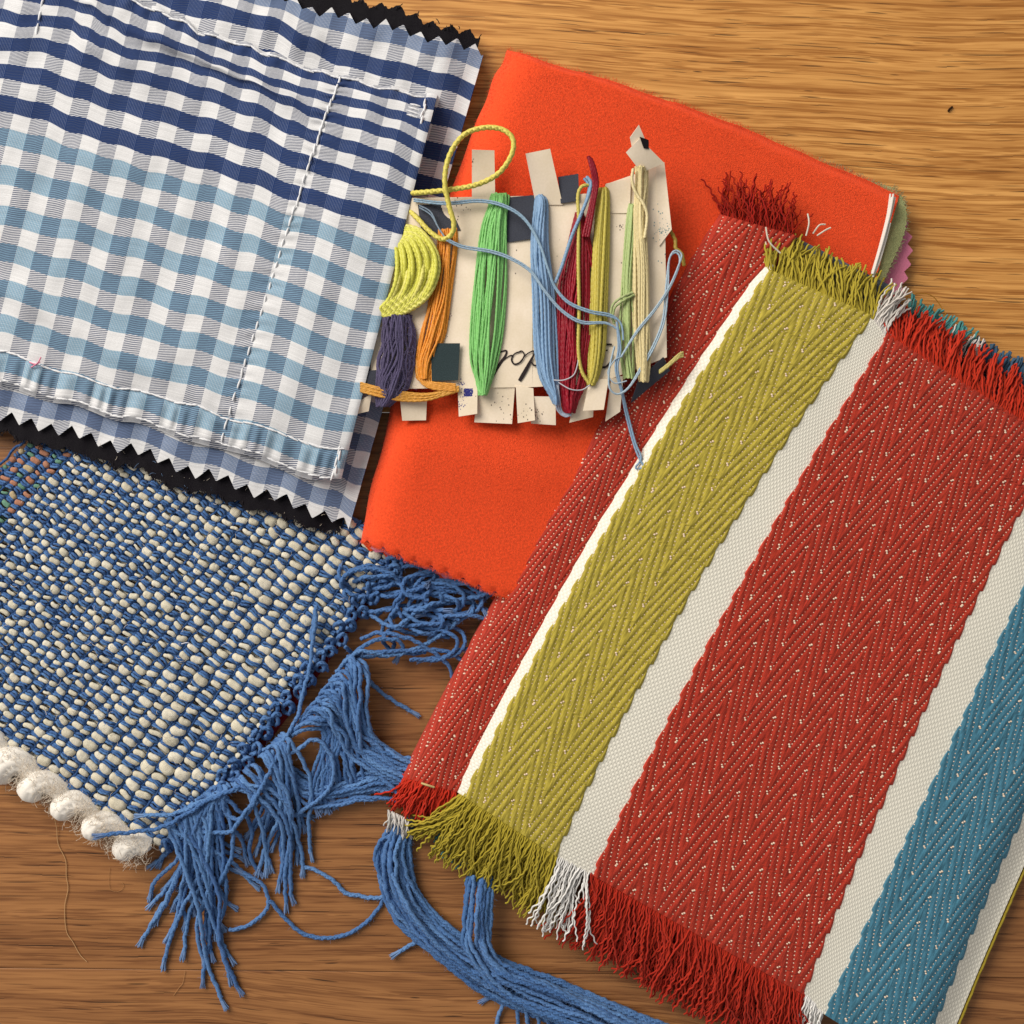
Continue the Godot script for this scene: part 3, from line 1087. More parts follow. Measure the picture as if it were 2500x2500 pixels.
func build_felt() -> void:
	rng.seed = 71
	# the layers folded inside
	var gr := thing("pale_green_cloth", "pale sage green cloth strip peeking out beyond the orange felt", "cloth", at(2180, 560, 0))
	var s := Shape.new()
	var gl := [[1500, 235], [1490, 300], [1480, 420], [1480, 560], [1480, 700]]
	var gt := [[2176, 458], [2206, 495], [2208, 560], [2176, 640], [2140, 720]]
	quad_sheet(s, gl, gt, 60, 60, func(u, v): return 7.6 + 0.5 * wob.get_noise_2d(u * 200.0, v * 200.0), lin(168, 172, 120), 0.001, 5.0, 0.0, 13.0)
	for k in 240:
		var f := rng.randf()
		var p := poly_at(gt, f) if k < 150 else Vector2(2176, 462).lerp(Vector2(2000, 386), f)
		fuzz(s, at(p.x, p.y + (0 if k < 150 else 6), 7.2), Vector3(1, 0, -0.2) if k < 150 else Vector3(0.3, 0, -1), rng.randf_range(0.001, 0.0022), lin(176, 176, 130), 0.00009)
		for e in 2:
			s.uv.append(Vector2.ZERO)
	while s.uv.size() < s.v.size():
		s.uv.append(Vector2.ZERO)
	put("cloth_sheet", s, M.felt, gr)
	var pk := thing("pink_cloth", "bright pink cotton cloth with a pinked edge folded inside the orange felt", "cloth", at(2200, 640, 0))
	s = Shape.new()
	quad_sheet(s, [[1330, 260], [1200, 520], [1100, 800], [1000, 1100], [905, 1334]], [[2196, 520], [2212, 640], [2120, 960], [2000, 1300], [1850, 1700]], 90, 260, func(u, v): return 5.6 - 1.2 * smoothstep(0.9, 1.0, u), lin(250, 146, 178), 0.0004, 14.0, 12.0, 34.0)
	put("cloth_sheet", s, M.plain, pk)

	var root := thing("orange_felt", "bright orange felt cloth folded double, lying under the floss card", "felt", at(1500, 700, 0))
	s = Shape.new()
	var w := 170
	var h := 190
	var g := PackedVector3Array()
	var uv := PackedVector2Array()
	var col := PackedColorArray()
	var tone := lin(255, 88, 44)
	for j in h:
		for k in w:
			var u := pow(k / (w - 1.0), 1.5)
			var v := j / (h - 1.0)
			var p := felt_px(u, v)
			# the lower edge is cut with pinking shears
			p.y += (12.0 * (1.0 - pow(zig(p.x, 39.0), 2.0)) - 6.0) * smoothstep(0.975, 1.0, v)
			var hh := felt_h(u, v) - 1.2 * smoothstep(0.985, 1.0, v) - 1.8 * pow(1.0 - smoothstep(0.0, 0.03, v), 2.0)
			g.append(at(p.x, p.y, hh))
			uv.append(Vector2(u, v))
			col.append(tone)
	sheet(s, g, uv, col, w, h, 0.0014)
	put("upper_layer", s, M.felt, root)
	s = Shape.new()
	quad_sheet(s, [[1250, 150], [1100, 480], [960, 990], [884, 1322]], [[2180, 490], [2080, 820], [1960, 1250], [1850, 1712]], 200, 60, func(u, v): return 4.6, tone, 0.0014, 0.0, 17.0, 43.0)
	put("under_layer", s, M.felt, root)
	# nap along the edges
	s = Shape.new()
	for k in 9000:
		var u := rng.randf()
		var v := rng.randf()
		var n := Vector3.UP
		if k < 900:
			v = 0.0
			n = Vector3(0.3, 0.2, -1)
		elif k < 1900:
			v = 1.0
			u *= 0.4
			n = Vector3(-0.3, 0.1, 1)
		elif k < 2600:
			u = rng.randf() * 0.02
			n = Vector3(-1, 0.4, 0.2)
		var p := felt_px(u, v)
		fuzz(s, at(p.x, p.y, felt_h(u, v) - 0.3), n, rng.randf_range(0.0007, 0.0017), tone.lerp(lin(255, 120, 70), rng.randf() * 0.5), 0.000035)
	put("nap", s, M.thread, root, "", "stuff")
	# white thread ends lying on the felt's corner
	var wt := thing("white_thread", "short bundle of white thread lying across the orange felt's corner", "thread", at(2160, 570, 10))
	for k in 6:
		var st := Shape.new()
		var o := (k - 2.5) * 3.6
		var up := k % 3 * 0.5
		yarn(st, path([[2183 + o, 474 + k % 2 * 8, 11.4 + up], [2172 + o * 0.7, 530, 12.0 + up], [2150 + o * 0.5, 610, 13 + up], [2132 + o * 0.4, 668, 15 + up]] if k < 4 else [[2164 + o, 545, 11.4 + up], [2155 + o * 0.7, 590, 12.5], [2142 + o * 0.5, 640, 14], [2128 + o * 0.4, 676, 15]], 2.5), r1(2.7 * PX), 6, lin(236, 230, 220), 2, 0.0022, 0.2)
		put("strand", st, M.thread, wt)


# ------------------------------------------------------------------ striped twill
const SB := [
	[[1888, 612], [1480, 1260], [1118, 1935]],
	[[2165, 735], [1725, 1395], [1361, 2093]],
	[[2190, 775], [1795, 1443], [1443, 2135]],
	[[2605, 1040], [2262, 1730], [1965, 2430]],
	[[2660, 1085], [2330, 1790], [2010, 2475]],
	[[2900, 1200], [2548, 1890], [2240, 2620]],
	[[2950, 1232], [2592, 1915], [2276, 2650]],
]
const ST := [0.0, 280.0, 364.0, 911.0, 999.0, 1239.0, 1289.0]
const SLEN := 1530.0

func quad3(p: Array, s: float) -> Vector2:
	var l0 := (s - 0.5) * (s - 1.0) * 2.0
	var l1 := -4.0 * s * (s - 1.0)
	var l2 := 2.0 * s * (s - 0.5)
	return Vector2(p[0][0] * l0 + p[1][0] * l1 + p[2][0] * l2, p[0][1] * l0 + p[1][1] * l1 + p[2][1] * l2)


func cloth_px(s: float, t: float) -> Vector2:
	var k := 0
	while k < 5 and t > ST[k + 1]:
		k += 1
	var f: float = (t - ST[k]) / (ST[k + 1] - ST[k])
	return quad3(SB[k], s).lerp(quad3(SB[k + 1], s), f)


func cloth_h(s: float, t: float) -> float:
	var h := lerpf(19.5, 12.5, smoothstep(60.0, 1200.0, t))
	h -= 4.5 * pow(clampf(1.0 - (t + 8.0) / 34.0, 0.0, 1.0), 2.0)
	h += 0.9 * wob.get_noise_2d(s * 130.0 + 77.0, t * 0.09)
	h -= 4.0 * smoothstep(0.90, 1.06, s) + 2.0 * (1.0 - smoothstep(-0.02, 0.08, s))
	h -= 7.0 * smoothstep(1180.0, 1289.0, t)
	return h


func under_px(s: float, t: float) -> Vector2:
	var b := quad3(SB[0], s)
	var lo := lerpf(181.0, 150.0, smoothstep(0.0, 0.45, s))
	return b + Vector2(0.93, 0.26) * t / 181.0 * lo


func under_h(s: float, t: float) -> float:
	var h := lerpf(16.2, 14.0, s)
	var e := clampf((t + 181.0) / 105.0, 0.0, 1.0)
	return lerpf(h - 11.0, h, sqrt(1.0 - (1.0 - e) * (1.0 - e))) + 0.5 * wob.get_noise_2d(s * 160.0, t * 0.2)


func zz(t: float, bands: Array) -> float:              # how far the twill line has climbed at t
	var z := 0.0
	for k in bands.size() - 1:
		var dir := 1.0 if k % 2 == 0 else -1.0
		if t <= bands[k + 1] or k == bands.size() - 2:
			return z + dir * (t - bands[k]) * 4.0
		z += dir * (bands[k + 1] - bands[k]) * 4.0
	return z


func slack(sv: float, t: float) -> float:              # uneven tension of the threads
	return 9.0 * wob.get_noise_2d(sv * 420.0 + 31.0, t * 0.35)


func twill(root: Node3D, called: String, t0: float, t1: float, bands: Array, color: Color, px: Callable, hh: Callable, s0: float, s1: float, teeth_l: bool, teeth_r: bool, label: String) -> void:
	var w := int((t1 - t0) / 2.6) + 1
	var h := int((s1 - s0) * SLEN / 5.0) + 1
	var g := PackedVector3Array()
	var uv := PackedVector2Array()
	var col := PackedColorArray()
	var per := 65.6
	for j in h:
		var sv := lerpf(s0, s1, j / (h - 1.0))
		var tl := t0
		var tr := t1
		if teeth_l:
			tl -= 7.0 * fposmod((sv * SLEN - zz(t0, bands)) / per, 1.0) - 4.0
		if teeth_r:
			tr += 9.0 * fposmod((sv * SLEN - zz(t1, bands)) / per, 1.0) - 5.0
		for k in w:
			var t := lerpf(tl, tr, k / (w - 1.0))
			var ph := fposmod((sv * SLEN - zz(t, bands) - slack(sv, t)) / per, 1.0)
			var rib := pow(sin(PI * ph), 0.7)
			var p: Vector2 = px.call(sv, t)
			var edge := minf(t - tl, tr - t)
			var y: float = hh.call(sv, t) + (0.74 + 0.25 * wob.get_noise_2d(sv * 900.0, t * 1.1)) * rib * smoothstep(-2.0, 5.0, edge) - 0.35 * (1.0 - smoothstep(0.0, 4.0, edge))
			g.append(at(p.x, p.y, y))
			uv.append(Vector2(t / 38.0 + 0.03 * sin(sv * 60.0), sv * SLEN / 90.0))
			col.append(color * (1.0 + 0.10 * wob.get_noise_2d(t * 4.0, sv * 60.0)))
	var s := Shape.new()
	sheet(s, g, uv, col, w, h, 0.0006)
	var o := put(called, s, M.twill, root, label)
	# white cross threads showing between the ribs
	var tf: Array[Transform3D] = []
	var knots: Array[Transform3D] = []
	for k in bands.size() - 1:
		var b0: float = maxf(bands[k], t0)
		var b1: float = minf(bands[k + 1], t1)
		var dir := 1.0 if k % 2 == 0 else -1.0
		var z0 := zz(b0, bands)
		var nmin := int(floor((s0 * SLEN - maxf(z0, z0 + dir * (b1 - b0) * 4.0)) / per)) - 1
		var nmax := int(ceil((s1 * SLEN - minf(z0, z0 + dir * (b1 - b0) * 4.0)) / per)) + 1
		for n in range(nmin, nmax + 1):
			var m := int((b1 - b0) * 4.0 / 9.6)
			for q in m + 1:
				var t := b0 + (q + 0.5) * 2.4
				if t > b1:
					continue
				var sv := (n * per + z0 + dir * (t - b0) * 4.0) / SLEN
				sv += slack(sv, t) / SLEN
				if sv < s0 + 0.004 or sv > s1 - 0.004:
					continue
				var p: Vector2 = px.call(sv, t)
				var d: Vector2 = (px.call(sv, t + 2.0) - p).normalized()
				var big := (q == 0 and k > 0) or (q >= m - 1 and k < bands.size() - 2)
				if t > t1 - 8.0 or t < t0 + 4.0:
					continue
				var y: float = hh.call(sv, t) + (0.15 if not big else 0.36)
				var sc := (1.0 if not big else 1.45) * rng.randf_range(0.85, 1.12)
				var bas := Basis(Vector3.UP, -d.angle() + rng.randf_range(-0.2, 0.2)).scaled_local(Vector3(sc * 2.0, sc * 1.6, sc * 1.6) * PX)
				tf.append(Transform3D(bas, at(p.x, p.y, y) - root.position))
	var dot := SphereMesh.new()
	dot.radius = 1.0
	dot.height = 2.0
	dot.radial_segments = 8
	dot.rings = 5
	var mm := MultiMesh.new()
	mm.transform_format = MultiMesh.TRANSFORM_3D
	mm.mesh = dot
	mm.instance_count = tf.size()
	for k in tf.size():
		mm.set_instance_transform(k, tf[k])
	var mi := MultiMeshInstance3D.new()
	mi.name = "weft_dots"
	mi.multimesh = mm
	mi.material_override = M.dots
	root.add_child(mi, true)
	mi.set_meta("kind", "stuff")


func white_stripe(root: Node3D, t0: float, t1: float, drop: float) -> void:
	var w := int((t1 - t0) / 4.0) + 2
	var h := 260
	var g := PackedVector3Array()
	var uv := PackedVector2Array()
	var col := PackedColorArray()
	for j in h:
		for k in w:
			var sv := lerpf(0.02, 1.0, j / (h - 1.0))
			var t := lerpf(t0, t1, k / (w - 1.0))
			var p := cloth_px(sv, t)
			g.append(at(p.x, p.y, cloth_h(sv, t) + 0.15 - drop))
			uv.append(Vector2(t / 46.0, sv * SLEN / 58.0))
			col.append(lin(250, 246, 236))
	var s := Shape.new()
	sheet(s, g, uv, col, w, h, 0.0006)
	put("white_stripe", s, M.weave, root)


# loose threads along a cut edge: from(f) gives [x, y, height], dir the way they lie
func fringe(root: Node3D, called: String, n: int, from: Callable, dir: Vector2, l0: float, l1: float, color: Color, r: float, crimp: float, fall: float, layers := 2, spread := 0.25, dir2 := Vector2.ZERO) -> void:
	var s := Shape.new()
	for k in n:
		var f := (k + rng.randf_range(-0.4, 0.4)) / n
		f = clampf(f, 0.0, 1.0)
		var b: Array = from.call(f)
		var ln := rng.randf_range(l0, l1)
		var lay := k % layers
		var d := (dir if dir2 == Vector2.ZERO else dir.lerp(dir2, f).normalized()).rotated(rng.randf_range(-spread, spread) + 0.16 * wob.get_noise_1d(f * 320.0) * 2.0)
		var curl := rng.randf_range(-0.0035, 0.0035)
		var pts := PackedVector3Array()
		var x: float = b[0] - d.x * 8.0
		var y: float = b[1] - d.y * 8.0
		var hz: float = b[2] - lay * 0.7
		var step := 3.4
		var m := int(ln / step) + 2
		var ph := rng.randf() * TAU
		var wl := rng.randf_range(13.0, 30.0)
		var amp := crimp * rng.randf_range(0.25, 1.15)
		var up := rng.randf_range(-0.4, 1.4)
		for e in m:
			var fe := float(e) / m
			var q := Vector2(-d.y, d.x) * amp * sin(ph + e * step * TAU / wl) * (0.4 + 0.6 * fe)
			pts.append(at(x + q.x, y + q.y, maxf(0.6, hz + up * sin(PI * fe) - fall * fe * fe)))
			x += d.x * step
			y += d.y * step
			d = d.rotated(curl * step + 0.085 * wob.get_noise_2d(x * 1.3, y * 1.3 + lay * 50.0))
		var shade := color * rng.randf_range(0.86, 1.08)
		shade.a = 1.0
		yarn(s, pts, r1(r * PX * rng.randf_range(0.85, 1.1)), 5, shade)
	put(called, s, M.thread, root, "", "stuff")


func build_striped() -> void:
	rng.seed = 81
	M.dots = fibre(0.85, 0.2, null, 1.0)
	M.dots.vertex_color_use_as_albedo = false
	M.dots.albedo_color = Color8(228, 206, 182)
	var root := thing("striped_cloth", "folded cotton cloth with olive, white, red and blue herringbone stripes and frayed ends", "cloth", at(1800, 1500, 0))
	var olive := lin(202, 184, 76)
	var red := lin(196, 64, 46)
	var blue := lin(82, 142, 168)
	var teal := lin(84, 152, 150)
	# the lower fold first
	var ub := [-215.0, -150.0, -88.0, -27.0, 34.0]
	twill(root, "red_under_stripe", -181.0, 30.0, ub, red, under_px, under_h, -0.035, 1.0, false, false, "red herringbone stripe of the lower fold")
	white_stripe(root, -8.0, 20.0, -0.15)
	var ob := [0.0, 66.0, 127.0, 188.0, 290.0]
	twill(root, "olive_stripe", 12.0, 278.0, ob, olive, cloth_px, cloth_h, 0.03, 1.0, true, true, "olive green herringbone stripe")
	white_stripe(root, 268.0, 376.0, 0.15)
	var rb := [364.0, 406.0, 467.0, 528.0, 589.0, 650.0, 711.0, 772.0, 833.0, 880.0, 930.0]
	twill(root, "red_stripe", 364.0, 911.0, rb, red, cloth_px, cloth_h, 0.03, 1.0, true, true, "broad red herringbone stripe")
	white_stripe(root, 900.0, 1010.0, 0.15)
	var bb := [999.0, 1050.0, 1111.0, 1172.0, 1260.0]
	twill(root, "blue_stripe", 999.0, 1239.0, bb, blue, cloth_px, cloth_h, 0.03, 1.0, true, true, "teal blue herringbone stripe")
	white_stripe(root, 1228.0, 1289.0, 0.15)
	# olive edge of the lower fold along the right side
	var s := Shape.new()
	var p := PackedVector3Array()
	for k in 160:
		var q := cloth_px(k / 159.0, 1294.0)
		p.append(at(q.x + 1.5 * wob.get_noise_1d(k * 9.0), q.y, cloth_h(k / 159.0, 1289.0) - 1.0))
	yarn(s, p, r1(4.0 * PX), 7, lin(188, 166, 60), 2, 0.002, 0.25)
	put("olive_edge", s, M.thread, root)
	# fringes, lower end
	var low := func(t0: float, t1: float, drop: float) -> Callable:
		return func(f: float) -> Array:
			var t := lerpf(t0, t1, f)
			var q := cloth_px(1.0, t)
			return [q.x, q.y, cloth_h(1.0, t) - drop]
	fringe(root, "olive_fringe", 320, low.call(6.0, 280.0, 0.2), Vector2(-0.66, 0.75), 125, 185, lin(184, 166, 58), 2.2, 2.6, 10.0, 3, 0.22, Vector2(-0.30, 0.95))
	fringe(root, "white_fringe", 36, low.call(282.0, 362.0, 0.2), Vector2(-0.34, 0.94), 150, 205, lin(250, 248, 244), 2.0, 3.0, 5.0, 2, 0.16)
	fringe(root, "red_fringe", 620, low.call(364.0, 911.0, 0.2), Vector2(-0.24, 0.97), 135, 205, lin(190, 52, 34), 2.2, 2.4, 8.0, 3, 0.26, Vector2(-0.12, 0.99))
	fringe(root, "white_fringe", 40, low.call(912.0, 998.0, 0.2), Vector2(-0.25, 0.97), 60, 110, lin(250, 248, 244), 2.0, 3.0, 5.0)
	fringe(root, "under_fringe", 60, func(f): return [lerpf(1100, 1200, f), lerpf(1990, 2060, f), 7.0], Vector2(-0.45, 0.9), 70, 110, teal, 2.2, 2.0, 5.0)
	var ulow := func(f: float) -> Array:
		var t := lerpf(-175.0, 0.0, f)
		var q := under_px(1.0, t)
		return [q.x, q.y, under_h(1.0, t)]
	fringe(root, "red_under_fringe", 150, ulow, Vector2(-0.35, 0.93), 60, 105, lin(206, 54, 34), 2.3, 2.2, 6.0, 3, 0.4)
	fringe(root, "white_under_fringe", 34, func(f): return [lerpf(948, 1000, f), lerpf(1985, 2010, f), 7.0], Vector2(-0.2, 0.97), 34, 56, lin(230, 226, 220), 2.0, 1.6, 3.0)
	# upper end
	var high := func(t0: float, t1: float, drop: float) -> Callable:
		return func(f: float) -> Array:
			var t := lerpf(t0, t1, f)
			var q := cloth_px(0.03, t)
			return [q.x, q.y, cloth_h(0.03, t) - drop]
	fringe(root, "olive_fringe", 170, high.call(4.0, 280.0, 0.0), Vector2(0.10, -0.99), 78, 120, lin(186, 168, 60), 2.6, 1.6, 3.0, 3, 0.26)
	fringe(root, "white_fringe", 40, high.call(284.0, 362.0, 0.0), Vector2(0.45, -0.88), 70, 120, lin(232, 226, 218), 2.2, 1.8, 3.0)
	fringe(root, "red_fringe", 330, high.call(364.0, 911.0, 0.0), Vector2(0.10, -0.99), 78, 118, lin(200, 56, 34), 2.6, 2.0, 4.5, 3, 0.3)
	var uhigh := func(f: float) -> Array:
		var t := lerpf(-168.0, 24.0, f)
		var q := under_px(-0.035, t)
		return [q.x, q.y, under_h(0.0, t)]
	fringe(root, "red_under_fringe", 120, uhigh, Vector2(0.02, -1.0), 40, 130, lin(168, 36, 22), 1.8, 3.0, -1.0, 3, 0.5)
	# frayed ends of the layers folded beneath, along the upper edge
	fringe(root, "teal_under_fringe", 90, func(f): return [lerpf(2215, 2350, f), lerpf(778, 862, f), 9.0], Vector2(0.5, -0.86), 44, 74, teal, 3.0, 1.6, 2.0)
	fringe(root, "white_under_fringe", 34, func(f): return [lerpf(2290, 2390, f), lerpf(840, 890, f), 9.6], Vector2(0.4, -0.9), 34, 74, lin(226, 216, 210), 2.0, 1.4, 2.0)
	fringe(root, "blue_under_fringe", 120, func(f): return [lerpf(2360, 2560, f), lerpf(876, 975, f), 8.0], Vector2(0.5, -0.86), 40, 70, lin(70, 100, 126), 3.0, 1.6, 2.0)
	s = Shape.new()
	quad_sheet(s, [[1905, 560], [1950, 660], [2000, 760]], [[2180, 700], [2190, 760], [2200, 830]], 60, 20, func(u, v): return 12.5, lin(112, 126, 140), 0.0006, 0.0, 0.0, 30.0)
	put("grey_under_layer", s, M.plain, root, "slate grey cloth layer inside the fold")
	s = Shape.new()
	quad_sheet(s, [[2175, 730], [2180, 800], [2200, 1000]], [[2720, 1040], [2740, 1100], [2760, 1300]], 60, 20, func(u, v): return 7.5, lin(80, 104, 124), 0.003)
	put("blue_under_layer", s, M.plain, root, "dull blue cloth layer inside the fold")
	s = Shape.new()
	for q in [[[1870, 555, 21], [1878, 590, 20.5], [1905, 618, 20]], [[1968, 575, 19], [1975, 545, 20], [1972, 522, 20]], [[1985, 570, 18], [2000, 550, 19], [2015, 548, 19]], [[1995, 575, 18], [2015, 562, 19], [2028, 556, 19]]]:
		yarn(s, path(q, 3.0), r1(2.2 * PX), 5, lin(232, 224, 206), 2, 0.002, 0.2)
	put("loose_threads", s, M.thread, root)


# ------------------------------------------------------------------ floss card and skeins
func card_h(x: float, y: float) -> float:
	return lerpf(16.4, 21.8, smoothstep(930.0, 1640.0, x)) + 0.5 * sin((y - 450.0) / 480.0 * PI)


func card_mat() -> StandardMaterial3D:
	var w := 1024
	var h := 1024
	var im := Image.create(w, h, false, Image.FORMAT_RGB8)
	var f := FastNoiseLite.new()
	f.seed = 5
	f.frequency = 0.006
	f.fractal_octaves = 4
	var f2 := FastNoiseLite.new()
	f2.seed = 9
	f2.frequency = 0.11
	for y in h:
		for x in w:
			var n := f.get_noise_2d(x, y) * 0.05 + f2.get_noise_2d(x, y) * 0.02
			im.set_pixel(x, y, Color(0.895 + n, 0.835 + n, 0.745 + n * 1.3))
	# ink and pencil specks; the card is 800 photograph pixels wide across the texture
	var r := RandomNumberGenerator.new()
	r.seed = 19
	var spots := [[1150, 440, 14, 40, 0], [1195, 405, 7, 10, 0], [1130, 530, 30, 22, 0], [1100, 790, 9, 26, 1], [1098, 745, 12, 12, 1], [1092, 830, 8, 16, 1], [1130, 950, 12, 26, 2], [1143, 970, 9, 60, 2], [1130, 1000, 20, 24, 2], [1600, 600, 22, 44, 3], [1625, 540, 12, 20, 3], [1612, 660, 16, 24, 3], [1590, 560, 22, 10, 3], [1240, 1010, 40, 12, 0], [1285, 1015, 20, 10, 0], [1310, 1022, 14, 14, 0], [1220, 985, 50, 10, 0], [1500, 590, 8, 12, 0], [1520, 640, 8, 6, 0], [1390, 720, 120, 14, 0]]
	for q in spots:
		for k in q[3]:
			var x := int((q[0] + r.randfn(0.0, 0.5) * q[2] - 900.0) / 800.0 * w)
			var y := int((q[1] + r.randfn(0.0, 0.5) * q[2] - 330.0) / 800.0 * h)
			var ink: Color = [Color8(60, 52, 50), Color8(78, 40, 60), Color8(40, 42, 110), Color8(70, 110, 118)][q[4]]
			var sz := r.randi_range(1, 3)
			for dy in sz + 1:
				for dx in sz:
					im.set_pixel(clampi(x + dx, 0, w - 1), clampi(y + dy, 0, h - 1), im.get_pixel(clampi(x + dx, 0, w - 1), clampi(y + dy, 0, h - 1)).lerp(ink, r.randf_range(0.5, 0.95)))
	for k in 420:                                     # blue stamp
		var x := int((1138 + r.randf_range(0, 20) - 900.0) / 800.0 * w)
		var y := int((962 + r.randf_range(0, 18) - 330.0) / 800.0 * h)
		if f2.get_noise_2d(x * 0.8, y * 0.8) > -0.35:
			im.fill_rect(Rect2i(x, y, 2, 2), Color8(38, 40, 112))
	var m := fibre(0.75, 0.0, null, 1.0)
	m.albedo_texture = ImageTexture.create_from_image(im)
	m.metallic_specular = 0.35
	return m


func paper(parent: Node3D, called: String, m: Material, corners: Array, color := Color.WHITE, thick := 0.0005, wob_h := 0.3, label := "") -> void:
	# corners: upper left, upper right, lower right, lower left, each [x, y, height]
	var g := PackedVector3Array()
	var uv := PackedVector2Array()
	var col := PackedColorArray()
	var w := 9
	var h := 9
	for j in h:
		for k in w:
			var u := k / 8.0
			var v := j / 8.0
			var q := []
			for e in 3:
				q.append(lerpf(lerpf(corners[0][e], corners[1][e], u), lerpf(corners[3][e], corners[2][e], u), v))
			var p := at(q[0], q[1], q[2] + wob_h * sin(v * PI) * sin(u * 2.0 + corners[0][0]))
			g.append(p)
			uv.append(Vector2((p.x / PX + 1250.0 - 900.0) / 800.0, (p.z / PX + 1250.0 - 330.0) / 800.0))
			col.append(color)
	var s := Shape.new()
	sheet(s, g, uv, col, w, h, thick)
	put(called, s, m, parent, label)


func ribbon(s: Shape, pts: Array, wide: Array) -> void:      # a pen stroke lying on the card
	var p := path(pts, 1.5)
	var m := p.size()
	var o := s.v.size()
	for k in m:
		var t := (p[mini(k + 1, m - 1)] - p[maxi(k - 1, 0)]).normalized()
		var side := t.cross(Vector3.UP).normalized()
		var f := float(k) / (m - 1) * (wide.size() - 1)
		var i := mini(int(f), wide.size() - 2)
		var wd: float = lerpf(wide[i], wide[i + 1], f - i) * 0.5 * PX * (1.0 + 0.15 * wob.get_noise_1d(k * 31.0))
		for e in [-1, 1]:
			s.v.append(p[k] + side * wd * e)
			s.n.append(Vector3.UP)
			s.c.append(lin(48, 42, 40))
	for k in m - 1:
		var a := o + k * 2
		s.i.append_array([a, a + 2, a + 1, a + 1, a + 2, a + 3])


func skein(root: Node3D, rows: Array, n: int, r: float, col: Color, mound: float, lift: float, plies := 2, jitter := 0.12, mat := "floss") -> void:
	# rows: [left x, right x, y, extra height]
	for k in n:
		var f := (k + 0.5) / n
		var pts := []
		var ph := rng.randf() * 10.0
		var up := rng.randf()
		for q in rows.size():
			var ff := clampf(f + jitter * wob.get_noise_2d(ph * 40.0, q * 34.0) * 2.0, 0.0, 1.0)
			var x: float = lerpf(rows[q][0], rows[q][1], ff)
			var y: float = rows[q][2] + rng.randf_range(-3, 3)
			pts.append([x, y, card_h(x, y) + lift + rows[q][3] + mound * sin(PI * ff) * (0.45 + 0.55 * up)])
		var s := Shape.new()
		var shade := col * rng.randf_range(0.86, 1.08)
		shade.a = 1.0
		yarn(s, path(pts, 3.6), r1(r * PX * rng.randf_range(0.9, 1.1)), 6, shade, plies, 0.0042, 0.24, rng.randf() * 6.0)
		put("strand", s, M[mat], root)


func one(root: Node3D, pts: Array, r: float, col: Color, plies := 2, pitch := 0.004, mat := "floss", called := "strand") -> void:
	var s := Shape.new()
	yarn(s, path(pts, 2.6), r1(r * PX), 7, col, plies, pitch, 0.24, rng.randf() * 6.0)
	put(called, s, M[mat], root)


func on(a: Array, lift: float) -> Array:                # lays traced points [x, y, extra] on the card
	var out := []
	for q in a:
		out.append([q[0], q[1], card_h(q[0], q[1]) + lift + (q[2] if q.size() > 2 else 0.0)])
	return out


